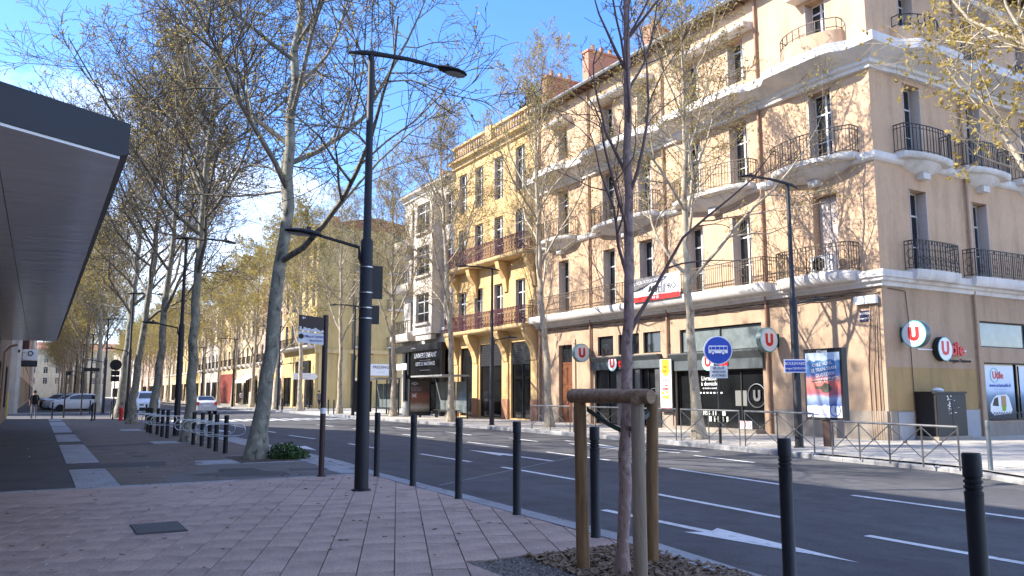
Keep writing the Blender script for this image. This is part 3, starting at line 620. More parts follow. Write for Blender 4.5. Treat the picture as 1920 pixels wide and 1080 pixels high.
# door
b = MB(); b.fbox(FA, 34.35, 34.6, 0, .07, .08, 4.36); b.fbox(FA, 35.85, 36.1, 0, .07, .08, 4.36); b.fbox(FA, 34.6, 35.85, 0, .07, 4.1, 4.36); b.world('door_frame', tan, A)
b = MB(); b.fbox(FA, 34.62, 35.22, -.2, -.14, .12, 3.1); b.fbox(FA, 35.23, 35.83, -.2, -.14, .12, 3.1); b.fbox(FA, 34.62, 35.83, -.2, -.12, 3.1, 3.2)
for a in (34.7, 35.31):
    for z0, z1 in ((.3, .95), (1.1, 1.9), (2.05, 2.95)): b.fbox(FA, a, a + .44, -.14, -.115, z0, z1); b.fbox(FA, a + .06, a + .38, -.115, -.1, z0 + .08, z1 - .08)
d = b.world('door', wood_door, A); MB().lathe([(.03, 0), (.045, .03), (.02, .06)], 10, FA.M(35.3, -.12, 1.1) @ Matrix.Rotation(-PI / 2, 4, 'X')).world('handle', steel, d)
g = MB(); g.poly([FA.P(34.65, -.17, 3.22), FA.P(35.8, -.17, 3.22), FA.P(35.8, -.17, 4.05), FA.P(34.65, -.17, 4.05)]); g.world('fanlight', glass_m, d)
g = MB()
for k in range(5): g.tube([FA.P(34.75 + k * .23, -.14, 3.25), FA.P(34.85 + k * .23, -.14, 3.65), FA.P(34.75 + k * .23, -.14, 4.05)], .012, 5)
g.world('grille', iron, d)
# shop fronts
for (a, c, z0, z1, n, gm) in ((21.9, 26.5, 3.3, 4.3, 2, glass_l), (27.75, 28.95, 3.4, 4.35, 1, glass_m), (29.25, 30.8, 3.4, 4.35, 1, glass_m), (31.2, 32.45, 3.4, 4.35, 1, glass_m)): shopfront(A, FA, a, c, z0, z1, n, gm=gm)
sf = shopfront(A, FA, 21.9, 26.85, .12, 2.55, 4); shopfront(A, FA, 27.75, 32.75, .12, 2.72, 5)
b = MB(); b.fbox(FA, 21.8, 26.9, 0, .12, 2.55, 2.95); sweep(b, FA, [21.8, 26.9], [(0, 2.95), (.12, 2.95), (.34, 3.22), (.34, 3.28), (0, 3.28)], lambda u: 1.)
b.fbox(FA, 27.7, 32.8, 0, .12, 2.72, 3.08); sweep(b, FA, [27.7, 32.8], [(0, 3.08), (.12, 3.08), (.3, 3.28), (.3, 3.33), (0, 3.33)], lambda u: 1.); b.world('shop_fascia', fascia_m, A)
b = MB(); b.fbox(FA, 21.9, 26.8, -.05, .5, 0.08, .22); b.world('step', cement_p, A)
for u in (27.8, 29.2, 30.6): MB().fbox(FA, u, u + .35, -.1, .03, .1, 2.7).world('shop_post', greysteel, A)
def ulogo(parent, F, u, o, z, s, N, m):       # a block letter U from three bars with a round foot
    R = Vector((0, 0, 1)).cross(Vector(N)); c = F.P(u, o, z); n = Vector(N)
    out = [(-.5, .6), (-.18, .6), (-.18, -.15), (-.1, -.28), (.1, -.28), (.18, -.15), (.18, .6), (.5, .6), (.5, -.2), (.42, -.42), (.25, -.56), (0, -.6), (-.25, -.56), (-.42, -.42), (-.5, -.2)]
    M = Matrix(((R.x, 0, n.x, c.x), (R.y, 0, n.y, c.y), (0, 1, 0, c.z), (0, 0, 0, 1)))
    bb = MB(); bb.prism([(x * s, y * s) for x, y in out], 0, .008, M); return bb.world('lettering', m, parent)
def disc(mb, c, N, r, t, n=28):
    M = Vector(N).to_track_quat('Z', 'Y').to_matrix().to_4x4(); M.translation = c; mb.lathe([(r, -t / 2), (r, t / 2)], n, M); return mb
def ring(mb, c, N, r, th, n=28):
    M = Vector(N).to_track_quat('Z', 'Y').to_matrix(); mb.tube([Vector(c) + M @ Vector((r * math.cos(a), r * math.sin(a), 0)) for a in np.linspace(0, 2 * PI, n + 1)[:-1]], th, 6, closed=True)
def usign(F, u, out, z, N, label, r=.46, t=.2):
    c = F.P(u, out, z); o = thing('projecting_sign', label, 'shop sign', Matrix.Translation(F.P(u, 0, z)))
    disc(MB(), c, N, r, t).world('housing', greysteel, o, smooth=True)
    for s in (1, -1):
        n = Vector(N) * s; disc(MB(), c + n * (t / 2 + .006), N, r * .93, .012).world('face', white_m, o, smooth=True)
        e = MB(); ring(e, c + n * (t / 2 + .004), N, r * .97, .018); e.world('rim', teal_m, o)
        R = Vector((0, 0, 1)).cross(n); cc = c + n * (t / 2 + .014)
        out_ = [(-.5, .6), (-.18, .6), (-.18, -.15), (-.1, -.28), (.1, -.28), (.18, -.15), (.18, .6), (.5, .6), (.5, -.2), (.42, -.42), (.25, -.56), (0, -.6), (-.25, -.56), (-.42, -.42), (-.5, -.2)]
        M = Matrix(((R.x, 0, n.x, cc.x), (R.y, 0, n.y, cc.y), (0, 1, 0, cc.z), (0, 0, 0, 1))); q = MB(); q.prism([(x * r * .85, y * r * .85) for x, y in out_], 0, .01, M); q.world('lettering', red_m, o)
    p0 = F.P(u, 0, z); b2 = MB(); b2.tube([p0 + Vector((0, 0, .15)), c + (p0 - c) * .4 + Vector((0, 0, .15))], .03, 6); b2.tube([p0 - Vector((0, 0, .15)), c + (p0 - c) * .4 - Vector((0, 0, .15))], .03, 6); b2.fbox(F, u - .05, u + .05, 0, .03, z - .25, z + .25); b2.world('bracket', blackm, o)
usign(FA, 21.12, .58, 3.55, (0, -1, 0), 'round projecting shop sign with red U beside the right end of the upper shop windows', .46)
usign(FA, 33.1, .58, 3.58, (0, -1, 0), 'round projecting shop sign with red U left of the shop front, nearest the wooden door', .46)
usign(FS, -24.72, .52, 3.52, (-1, 0, 0), 'largest round sign with red U and turquoise rim at the corner of the building', .44, .24)
def utile(F, u, z, N, s, parent=None, label=None, m=None):
    o = thing('wall_sign', label, 'shop sign', Matrix.Translation(F.P(u, 0, z)))
    R = Vector((0, 0, 1)).cross(Vector(N)); base = F.P(u, .12, z)
    disc(MB(), base, N, .42 * s, .2).world('housing', blackm, o, smooth=True); disc(MB(), base + Vector(N) * .106, N, .39 * s, .012).world('face', white_m, o, smooth=True)
    e = MB(); ring(e, base + Vector(N) * .104, N, .40 * s, .016); e.world('rim', teal_m, o)
    text(o, 'U', .62 * s, base + Vector(N) * .118, N, red_m, bold=.03); text(o, 'tile', .62 * s, base + R * (.83 * s) + Vector(N) * .02, N, red_m, bold=.015, ext=.03); return o
us_ = utile(FS, -26.75, 3.1, (0, -1, 0), 1., label='red and white wall sign reading Utile on the shaded side of the corner building')
text(us_, 'Perpignan, Clemenceau', .17, FS.P(-27.9, .03, 2.72), FS.N, blackm, ext=.012, sx=.8); MB().fbox(FS, -28.75, -27.1, 0, .02, 2.62, 2.83).world('backing_plate', tan, us_)
b = MB(); b.fbox(FS, -28.3, -25.5, .005, .03, 3.05, 3.09); b.world('mounting_rail', white_m, us_)
utile(FA, 31.0, 2.98, (-1, 0, 0), .85, label='red and white Utile sign on the left shop fascia behind the young tree')
utile(FA, 24.6, 2.85, (-1, 0, 0), .85, label='Utile sign on the right shop fascia half hidden by the bus lane sign')
for u, z, s in ((22.35, 1.5, .45), (28.4, 1.45, .36)):
    e = MB(); ring(e, FA.P(u, -.1, z), (-1, 0, 0), s, .02); e.world('glass_emblem', steel, A); ulogo(A, FA, u, -.1, z, s * .8, (-1, 0, 0), steel)
text(sf, 'Livraison', .26, FA.P(24.9, -.12, 2.2), FA.N, white_m); text(sf, 'à domicile', .24, FA.P(24.9, -.12, 1.98), FA.N, white_m); text(sf, 'du lundi au samedi', .11, FA.P(24.9, -.12, 1.8), FA.N, white_m)
b = MB()
for k in range(7): b.fbox(FA, 24.2 + k * .2, 24.3 + k * .2, -.14, -.13, 1.58, 1.64)
b.world('glass_dots', white_m, sf)
b = MB(); random.seed(8)
for k in range(22): u = 23.9 + random.random() * 1.5; b.fbox(FA, u, u + .14, -.145, -.135, .45 + .25 * (k % 2), .66 + .25 * (k % 2))
b.world('notices', mat('paper', (.5, .55, .5), .8), sf)
for (u0, u1, z0, z1, m_) in ((30.1, 30.45, 1.0, 1.75, mat('poster_yellow', (.6, .42, .06), .6)), (29.95, 30.08, 1.0, 1.5, white_m), (22.9, 23.5, 1.1, 1.7, mat('paper_dim', (.16, .16, .15), .8))): MB().fbox(FA, u0, u1, -.145, -.135, z0, z1).world('notice', m_, A)
text(MB().fbox(FA, 22.05, 22.7, .52, .54, .25, .55).world('warning_notice', white_m, A), '⊘⊘', .2, FA.P(22.38, .545, .4), FA.N, red_m)
# shop-price panel with the yellow arrow
pp = thing('advertising_panel', 'tall white price panel with yellow arrow on the pier between the shop fronts', 'sign', Matrix.Translation(FA.P(27.2, 0, .9)))
MB().fbox(FA, 26.8, 27.65, .05, .2, .78, 3.12).world('frame', blackm, pp); MB().fbox(FA, 26.86, 27.59, .2, .212, .9, 3.06).world('face', white_m, pp); MB().fbox(FA, 26.86, 27.59, .212, .218, .9, .98).world('foot_band', red_m, pp)
yl = mat('arrow_yellow', (.75, .52, .02), .6); b = MB(); b.poly([FA.P(u, .222, z) for u, z in ((26.98, 3.05), (27.46, 3.05), (27.46, 2.6), (27.58, 2.6), (27.22, 2.28), (26.88, 2.6), (26.98, 2.6))]); b.world('arrow', yl, pp)
for s_, sz, z, m_ in (('PRIX', .16, 2.72, red_m), ('BAS', .22, 2.55, red_m), ('VOS PRODUITS', .1, 2.16, red_m), ('—— — ——', .08, 2.05, red_m), ('À PRIX', .13, 1.93, red_m), ('SERRÉS', .2, 1.77, red_m)): text(pp, s_, sz, FA.P(27.22, .226, z), FA.N, m_, sx=.8)
b = MB(); random.seed(4)
for k in range(9): u, z = 27.0 + .42 * random.random(), 1.3 + .3 * random.random(); b.poly([FA.P(u, .224 + .0005 * k, z), FA.P(u + .12, .224 + .0005 * k, z + .02), FA.P(u + .1, .224 + .0005 * k, z + .13), FA.P(u - .02, .224 + .0005 * k, z + .1)])
b.world('trolley_goods', yl, pp); b = MB(); b.tube([FA.P(27.5, .225, 1.3), FA.P(27.35, .225, 1.05), FA.P(26.95, .225, 1.1)], .012, 5); b.world('trolley_print', steel, pp)
# side windows with posters
shopfront(A, FS, -45, -29.3, 3.25, 4.2, 5, gm=glass_l); po = shopfront(A, FS, -45, -29.4, .6, 2.7, 7)
def vgrad(name, stops, axis='Z', z0=0., z1=1., rough=.5):
    m = bpy.data.materials.new(name); m.use_nodes = True; n = m.node_tree.nodes; l = m.node_tree.links; b = n['Principled BSDF']; b.inputs['Roughness'].default_value = rough
    t = n.new('ShaderNodeTexCoord'); s = n.new('ShaderNodeSeparateXYZ'); l.new(t.outputs['Generated'], s.inputs[0]); nz = n.new('ShaderNodeTexNoise'); nz.inputs['Scale'].default_value = 5; l.new(t.outputs['Generated'], nz.inputs['Vector'])
    ad = n.new('ShaderNodeMath'); ad.operation = 'MULTIPLY_ADD'; ad.inputs[1].default_value = .12; l.new(nz.outputs[0], ad.inputs[0]); l.new(s.outputs[axis], ad.inputs[2])
    sb = n.new('ShaderNodeMath'); sb.operation = 'SUBTRACT'; sb.inputs[1].default_value = .06; l.new(ad.outputs[0], sb.inputs[0])
    r = n.new('ShaderNodeValToRGB'); e = r.color_ramp.elements; e[0].position, e[0].color = stops[0][0], (*stops[0][1], 1); e[1].position, e[1].color = stops[-1][0], (*stops[-1][1], 1)
    for p, c in stops[1:-1]: x = e.new(p); x.color = (*c, 1)
    l.new(sb.outputs[0], r.inputs[0]); l.new(r.outputs[0], b.inputs['Base Color']); return m
pst = vgrad('delivery_poster', [(0, (.01, .02, .03)), (.22, (.03, .06, .10)), (.42, (.12, .22, .33)), (.55, (.5, .62, .78)), (1, (.72, .78, .85))])
for k in range(3):
    u1 = -29.62 - k * 2.24; u0 = u1 - 1.85
    p = MB().fbox(FS, u0, u1, -.13, -.12, .68, 2.6).world('poster', pst, po)
    if k: continue
    c = (u0 + u1) / 2
    e = MB(); ring(e, FS.P(c + .35, -.115, 2.25), (0, -1, 0), .26, .012); e.world('logo_ring', teal_m, p); text(p, 'Utile', .36, FS.P(c + .12, -.112, 2.24), FS.N, red_m, bold=.01)
    text(p, 'www.achatsutile.fr', .19, FS.P(c, -.112, 1.88), FS.N, blue_m, sx=1.0); text(p, '——— —— ————', .085, FS.P(c, -.112, 1.74), FS.N, blue_m); text(p, '— —— ———', .085, FS.P(c, -.112, 1.64), FS.N, blue_m)
    v = MB(); v.poly([FS.P(c + x, -.116, z) for x, z in ((.75, .95), (.72, 1.2), (.5, 1.42), (.3, 1.52), (-.35, 1.55), (-.5, 1.45), (-.68, 1.0), (-.6, .85), (.55, .8))]); v.world('printed_van', white_m, p)
    v = MB(); v.poly([FS.P(c + x, -.113, z) for x, z in ((.6, 1.15), (.46, 1.4), (.22, 1.46), (.2, 1.12))]); v.world('printed_window', blackm, p)
    v = MB(); v.poly([FS.P(c + x, -.113, z) for x, z in ((.02, 1.1), (.02, 1.5), (-.3, 1.5), (-.3, 1.1))]); v.world('printed_bag', mat('kraft', (.45, .28, .14), .7), p)
    v = MB(); v.poly([FS.P(c + x, -.112, z) for x, z in ((-.02, .95), (.0, 1.15), (-.28, 1.15), (-.25, .95))]); v.world('printed_jacket', mat('hivis', (.25, .45, .03), .7), p)
b = MB()
for k in range(14): x = 29.7 + k * .16; b.tube([FS.P(-x, .04, .66), FS.P(-x, .04, .86), FS.P(-x - .06, .04, .92), FS.P(-x - .1, .04, .84)], .012, 5)
b.world('pigeon_spikes', greysteel, A)
# letting banner on the first-floor railing
bn = thing('banner', 'white letting banner with red and grey bands tied to the first floor railing', 'banner', T(23.0, 27, 5.6))
F2 = Fac(22.96, 0, -1, 0)
def cloth(mb, pts, o): mb.poly([F2.P(u, o + .03 * math.sin(u * 3), z) for u, z in pts])
b = MB()
for i in range(10): u = 25.45 + i * .31; f = lambda u: .04 * math.sin(u * 4.2); b.poly([F2.P(u, f(u), 5.62), F2.P(u + .31, f(u + .31), 5.62), F2.P(u + .31, f(u + .31) - .01, 6.68), F2.P(u, f(u) - .01, 6.68)]); b.poly([F2.P(u, f(u) - .012, 5.62), F2.P(u, f(u) - .022, 6.68), F2.P(u + .31, f(u + .31) - .022, 6.68), F2.P(u + .31, f(u + .31) - .012, 5.62)])
b.world('cloth', white_m, bn)
b = MB(); b.poly([F2.P(u, .05, z) for u, z in ((28.55, 6.68), (26.2, 6.68), (26.6, 6.5), (28.55, 6.12))]); b.world('grey_band', mat('banner_grey', (.16, .15, .15), .7), bn)
b = MB(); b.poly([F2.P(u, .05, z) for u, z in ((25.45, 5.62), (28.55, 5.62), (28.55, 5.84), (25.45, 5.84))]); b.world('red_band', red_m, bn)
text(bn, 'LOCAUX DISPONIBLES', .2, F2.P(27.4, .058, 6.48), F2.N, white_m, up=(0, .05, 1)); text(bn, 'ACT', .34, F2.P(27.1, .058, 6.12), F2.N, blackm, bold=.02); text(bn, 'PRO', .34, F2.P(26.0, .058, 6.12), F2.N, blackm); text(bn, 'I', .5, F2.P(26.55, .058, 6.15), F2.N, MATS['banner_grey'], bold=.03); text(bn, 'IMMOBILIER', .09, F2.P(26.7, .058, 5.92), F2.N, blackm); text(bn, '04 68 68', .19, F2.P(27.1, .058, 5.73), F2.N, white_m)
ac = thing('air_conditioner', 'white air conditioning unit on the first floor corner balcony', 'air conditioner', T(23.45, 18.6, 5.7))
MB().box(-.16, .16, -.45, .45, .06, .66).build('housing', white_m, ac); e = MB(); disc(e, (-.165, .12, .36), (-1, 0, 0), .25, .02); e.build('fan_grille', blackm, ac); MB().box(-.14, -.1, -.4, -.34, 0, .06).box(-.14, -.1, .34, .4, 0, .06).build('foot', blackm, ac)
# --- generic street building
def gbuild(label, fx, N, y0, y1, H, m, cols, zf, wm=None, rail=None, balc=(), ground=None, wh=2.3, ww=1.0, depth=14, gm=None, trim=None, group=None, cat='building', arch=False, balcony_full=False, frame=None, sm=None, shut=True):
    root = thing('street_building', label, cat, T(fx, y0), group); trim = trim or trim_m
    F = Fac(fx, 0, N, 0); sg = 1 if N < 0 else -1
    a, c = (y0, y1) if sg > 0 else (-y1, -y0); holes = []
    us = [a + (c - a) * (i + .5) / cols for i in range(cols)] if isinstance(cols, int) else [sg * y for y in cols]
    for z in zf: holes += [(u - ww / 2, u + ww / 2, z, z + wh) for u in us]
    gr = ground if ground is not None else [(a + (c - a) * (i + .12) / 3, a + (c - a) * (i + .88) / 3, .15, 3.3) for i in range(3)]
    b = MB(); wall(b, F, a, c, 0, H, holes + [q[:4] for q in gr]); b.world('wall', m, root)
    shell(root, *( (fx, fx + depth) if sg > 0 else (fx - depth, fx)), y0, y1, H, m, ('w',) if sg > 0 else ('e',))
    for z in zf:
        for u in us: window(root, F, u, z, ww, wh, shutters=shut, frame=frame, sm=sm)
    for q in gr: shopfront(root, F, q[0], q[1], q[2], q[3], max(1, int((q[1] - q[0]) / 1.1)), gm=gm)
    b = MB(); sweep(b, F, [a - .1, c + .1], [(0, H - .5), (.15, H - .45), (.2, H - .25), (.45, H - .15), (.5, H), (0, H + .05)], lambda u: 1.); b.world('cornice', trim, root)
    b = MB(); sweep(b, F, [a, c], [(0, zf[0] - .35), (.14, zf[0] - .3), (.14, zf[0] - .12), (0, zf[0] - .1)], lambda u: 1.); b.world('string_course', trim, root)
    b = MB(); x1 = fx - N * 6; z1 = H + 1.4
    b.poly([(fx + N * .5, y0 - .1, H + .06), (fx + N * .5, y1 + .1, H + .06), (x1, y1 + .1, z1), (x1, y0 - .1, z1)]); b.poly([(x1, y0 - .1, z1), (x1, y1 + .1, z1), (fx - N * depth, y1 + .1, H), (fx - N * depth, y0 - .1, H)]); b.poly([(fx + N * .5, y0 - .1, H + .06), (x1, y0 - .1, z1), (fx - N * depth, y0 - .1, H)]); rf = b.world('roof', tile_m, root)
    for k in range(2):
        yy_ = y0 + (y1 - y0) * (.3 + .4 * k); MB().box(min(fx - N * 2, fx - N * 3.4), max(fx - N * 2, fx - N * 3.4), yy_, yy_ + .6, H, H + 2.0).world('chimney', brick_m, rf)
    for i in balc:
        z = zf[i]
        if balcony_full: balcony(root, F, a + .2, c - .2, z - .02, .85, trim, rail or iron, 1., .25, .02, fancy=.3 if rail else .45, bracket=False, gap=.075 if rail else .16)
        else:
            for u in us: balcony(root, F, u - ww / 2 - .35, u + ww / 2 + .35, z - .02, .55, trim, rail or iron, .98, .2, .05, fancy=.6, bracket=False, gap=.14)
    return root, F
B2, FB = gbuild('ochre building with wine red wrought iron balconies and console brackets beside the corner building', 23.85, -1, 38.12, 48.8, 17.2, orange_p, [40.0, 42.6, 45.2, 47.5], [5.5, 9.7, 13.5], rail=wine, balc=(0, 1), balcony_full=True, ww=1.15, wh=2.7, ground=[(38.75, 41.1, .15, 4.55), (42.2, 45.0, .15, 4.6), (46.0, 47.7, .15, 4.5)], gm=shopglass, trim=plaster('ochre_trim', (.58, .42, .22)))
for u in (38.4, 41.65, 45.5, 48.25):
    b = MB(); sweep(b, FB, [u - .28, u + .28], [(0, 3.4), (.12, 3.45), (.16, 3.8), (.3, 4.2), (.62, 4.7), (.78, 5.1), (.78, 5.22), (0, 5.22)], lambda u: 1.); b.world('console', orange_p, B2)
    b = MB(); sweep(b, FB, [u - .22, u + .22], [(0, 7.6), (.1, 7.6), (.2, 8.4), (.6, 9.0), (.7, 9.4), (0, 9.4)], lambda u: 1.); b.world('console', orange_p, B2)
    MB().fbox(FB, u - .33, u + .33, 0, .1, .08, 3.4).world('pilaster', orange_p, B2)
    MB().fbox(FB, u - .35, u + .35, 0, .13, .08, 1.25).world('plinth', plaster('terracotta_base', (.42, .22, .13)), B2)
for (ua, ub) in ((38.8, 41.05), (42.25, 44.95)):
    for z in np.arange(3.25, 4.45, .1): MB().fbox(FB, ua, ub, -.1, -.06, z, z + .085).world('roller_slat', anthracite, B2)
b = MB()
for u in np.arange(38.3, 48.8, .32): b.lathe([(.09, 17.35), (.05, 17.5), (.1, 17.75), (.05, 18.0), (.09, 18.1)], 8, FB.M(u, .1, 0))
b.fbox(FB, 38.15, 48.8, -.05, .28, 18.1, 18.25); b.fbox(FB, 38.15, 48.8, -.05, .28, 17.22, 17.35); b.fbox(FB, 43.1, 43.9, -.06, .3, 17.35, 18.4); b.world('balustrade', MATS['ochre_trim'], B2)
pl = thing('roof_shrub', 'dark rounded shrub growing on the roof terrace of the ochre building', 'shrub', T(25.2, 40.6, 17.3))
def leafball(parent, c, rx, rz, n, s, m, seed, name='leaves'):
    rg = np.random.default_rng(seed); v = rg.normal(size=(n, 3)); v /= np.linalg.norm(v, axis=1)[:, None]; v *= rg.uniform(.45, 1, (n, 1)) ** .5
    P = v * np.array([rx, rx, rz]) * (1 + .25 * np.sin(v[:, :1] * 7 + seed) * np.cos(v[:, 1:2] * 6)) + np.array(c); V = []; Fc = []
    for i in range(n):
        d = rg.normal(size=3); d /= np.linalg.norm(d); e = np.cross(d, rg.normal(size=3)); e /= np.linalg.norm(e); k = len(V); q = s * rg.uniform(.6, 1.3)
        V += [P[i] - d * q, P[i] + e * q * .45, P[i] + d * q, P[i] - e * q * .45]; Fc.append((k, k + 1, k + 2, k + 3))
    b = MB(); b.v = [tuple(p) for p in V]; b.f = Fc; return stuff(b.build(name, m, parent))
leafball(pl, (0, 0, 1.5), .9, 1.2, 1800, .11, mat('dark_leaf', (.05, .065, .025), .7, .3, 4), 3); MB().tube([(0, 0, 0), (.05, 0, .8), (0, .05, 1.5)], .06, 6).build('stem', bark_m, pl)
B3, FC = gbuild('pale stone building with projecting bay window above the black childrenswear shop', 23.85, -1, 48.85, 57.6, 16.6, offwhite_p, [49.6, 55.6], [6.2, 9.9, 13.2], ww=1.1, wh=2.2, ground=[(49.3, 57.2, .15, 4.6)], gm=shopglass)
b = MB(); bx0, bx1 = 50.6, 53.8
hs = [(bx0 + .5, bx1 - .5, z, z + 2.1) for z in (6.5, 9.9, 13.0)]; F3 = Fac(23.05, 0, -1, 0); wall(b, F3, bx0, bx1, 5.7, 15.6, hs)
for u in (bx0, bx1): b.poly([(23.05, u, 5.7), (23.85, u, 5.7), (23.85, u, 15.6), (23.05, u, 15.6)])
for z in (5.7, 15.6): b.poly([(23.05, bx0, z), (23.05, bx1, z), (23.85, bx1, z), (23.85, bx0, z)])
b.fbox(F3, bx0 + .3, bx1 - .3, -.5, -.1, 5.3, 5.7); b.world('bay_window', offwhite_p, B3)
for h_ in hs: window(B3, F3, (h_[0] + h_[1]) / 2, h_[2], 2.2, 2.1, shutters=False); r = MB(); railing(r, [F3.P(h_[0], .06, h_[2]), F3.P(h_[1], .06, h_[2])], .6, .2); r.world('railing', iron, B3); MB().fbox(F3, h_[0] - .15, h_[1] + .15, 0, .18, h_[2] - .18, h_[2] - .02).world('sill', offwhite_p, B3)
for z in (5.9, 9.6, 12.9): balcony(B3, FC, 54.4, 57.7, z, 1.0, offwhite_p, iron, .95, .55, .0, bracket=False, gap=.3, fancy=.7)
sh = thing('shop_front', 'black framed shop front reading UNIVERS ENFANT with white lettering on dark glass', 'shop front', T(23.0, 53, 0)); FD = Fac(23.2, 0, -1, 0)
b = MB(); b.fbox(FD, 49.0, 58.4, -.6, .15, 4.55, 5.0); b.fbox(FD, 58.0, 58.4, -.15, .1, .08, 4.55); b.fbox(FD, 49.0, 49.3, -.15, .1, .08, 4.55); b.fbox(FD, 54.6, 54.8, -.1, .1, 2.9, 4.55); b.world('frame', blackm, sh)
b = MB(); b.fbox(FD, 49.3, 54.6, -.06, 0, 2.9, 4.55); b.world('sign_panel', shopglass, sh)
for s_, z, sz in (('UNIVERS ENFANT', 4.2, .5), ('— —— ——— ——', 3.88, .22), ('LISTE DE NAISSANCE', 3.62, .36), ('— — —— —', 3.2, .3)): text(sh, s_, sz, FD.P(51.9, .012, z), FD.N, white_m, sx=.95)
text(sh, '———', .26, FD.P(53.6, .16, 4.78), FD.N, white_m); q = MB().fbox(FD, 55.2, 57.6, -.05, .02, 3.3, 3.75).world('side_sign', white_m, sh); text(sh, '—— —', .34, FD.P(56.4, .03, 3.52), FD.N, blackm)
B4, FY = gbuild('yellow corner building with dark iron first floor balcony across the small square', 23.8, -1, 80, 92.5, 18.6, yellow_p, 5, [6.4, 10.4, 14.2], balc=(0,), balcony_full=True, wh=2.6, ww=1.15, depth=16)
FY2 = Fac(0, 79.98, 0, -1); b = MB(); hs = [(-x - .6, -x + .6, z, z + 2.5) for x in (28.6, 32.2, 36) for z in (6.4, 10.4, 14.2)] + [(-31.5, -29.6, .1, 3.2), (-36, -33.5, .1, 3.2)]
wall(b, FY2, -39.8, -23.8, 0, 18.6, hs); b.world('wall', yellow_p, B4)
for h_ in hs[:9]: window(B4, FY2, (h_[0] + h_[1]) / 2, h_[2], 1.2, 2.5); balcony(B4, FY2, h_[0] - .3, h_[1] + .3, h_[2] - .02, .5, trim_m, iron, 1., .2, .05, bracket=False, gap=.16)
for h_ in hs[9:]: shopfront(B4, FY2, *h_[:4], 2)
pyl = plaster('pale_yellow', (.60, .47, .24))
for u in (-24.6, -26.6, -33): MB().fbox(FY2, u - .5, u + .5, 0, .12, .1, 5.6).world('pilaster', pyl, B4)
MB().fbox(FY2, -39.8, -23.7, 0, .2, 5.6, 6.0).world('string_course', pyl, B4); downpipe(B4, FY2, -27.6, .1, 18, greysteel)
pz = thing('wall_sign', 'white PRESSING sign on the side of the yellow corner building', 'shop sign', T(30.6, 79.9, 3.6)); MB().fbox(FY2, -31.9, -29.5, 0.01, .1, 3.4, 4.6).world('panel', white_m, pz); text(pz, 'PRESSING', .42, FY2.P(-30.7, .115, 4.25), FY2.N, blackm); text(pz, '— ——', .25, FY2.P(-30.7, .115, 3.75), FY2.N, blackm)
MB().fbox(FY, 81.5, 86.4, 0, .25, 3.4, 4.9).world('shop_fascia', blackm, B4); text(B4, '———', .7, FY.P(84, .27, 4.2), FY.N, yl)
rows = [(92.6, 104, 17.4, pink_p, 4, 'pale pink building beyond the yellow corner building'), (104.1, 118, 14.6, cream_p, 5, 'cream building with white shop awning along the far right side'), (118.1, 131, 13.4, plaster('sand', (.55, .42, .25)), 4, 'sand coloured building with red shop front far along the right side'), (131.1, 147, 15.6, offwhite_p, 5, 'off white building far along the right side of the street'), (147.1, 165, 14.0, yellow_p, 5, 'small looking yellow building far down the right side'), (165.1, 190, 16, cream_p, 6, 'long cream building far down the right side'), (190.1, 240, 15, pink_p, 8, 'last long pink building visible on the right side'), (240.1, 340, 16, offwhite_p, 12, 'pale block closing the far right end of the street')]
for i, (y0, y1, H, m_, nc, lb) in enumerate(rows):
    root, F = gbuild(lb, 23.8 + .05 * (i % 2), -1, y0, y1, H, m_, nc, [5.4, 8.8, 12.0][: 3 if H > 15 else 2], balc=(0,) if i < 4 else (), wh=2.2, ww=1.05, group='houses along the right side')
    if i == 2: MB().fbox(F, y0 + .5, y1 - .5, 0, .2, .1, 4.3).world('shop_fascia', mat('brick_red', (.20, .035, .025), .6), root)
    if i == 1: b = MB(); sweep(b, F, [y0 + 1, y0 + 8], [(0, 3.9), (1.4, 3.2), (1.4, 2.9), (1.38, 3.18), (0, 3.86)], lambda u: 1.); b.world('awning', white_m, root)
    if i == 0: MB().fbox(F, y0 + 1, y0 + 5, 0, .12, 3.3, 3.9).world('shop_fascia', yl, root)
rowl = [(77, 92, 15, stone_p, 4, 'shaded stone building with pale corner pilaster across the left side street'), (92.1, 112, 16, offwhite_p, 5, 'shaded off white building behind the parked cars'), (112.1, 140, 14, cream_p, 6, 'shaded cream building farther along the left side'), (140.1, 190, 15, pink_p, 8, 'long shaded building far down the left side'), (190.1, 330, 16, stone_p, 12, 'last building at the far left end of the street')]
for i, (y0, y1, H, m_, nc, lb) in enumerate(rowl):
    root, F = gbuild(lb, -1.6 - .05 * (i % 2), 1, y0, y1, H, m_, nc, [5.2, 8.6, 11.8][: 3 if H > 15 else 2], wh=2.2, ww=1.05, group='houses along the left side', balc=(0,) if i < 2 else ())
    if i == 0:
        b = MB(); b.fbox(F, -77.9, -77, 0, .25, 0, 7.5); b.world('pilaster', plaster('pale_stone', (.50, .45, .38), .2), root); MB().fbox(F, -83, -79, 0, 1.4, 3.9, 4.3).world('canopy', navy, root); s = MB().box(-1.3, -.2, 80.2, 80.3, 4.4, 5.3).world('projecting_sign', white_m, root); ring_ = MB(); ring(ring_, (-.75, 80.18, 4.95), (0, -1, 0), .2, .05, 5); ring_.world('star_emblem', iron, root)
        MB().box(-1.45, -.95, 85, 88, 5.0, 9).world('hanging_banner', mat('maroon', (.14, .03, .035), .7), root)
E_ = thing('end_building', 'pale building closing the far end of the avenue', 'building', T(10, 352)); FE = Fac(0, 352, 0, -1); hs = [(-x - .7, -x + .7, z, z + 2.3) for x in range(-14, 40, 4) for z in (5, 9, 13)]
b = MB(); wall(b, FE, -42, 18, 0, 18, hs); b.world('wall', cream_p, E_); shell(E_, -18, 42, 352, 366, 18, cream_p, ('s',))
for h_ in hs: window(E_, FE, (h_[0] + h_[1]) / 2, h_[2], 1.4, 2.3)
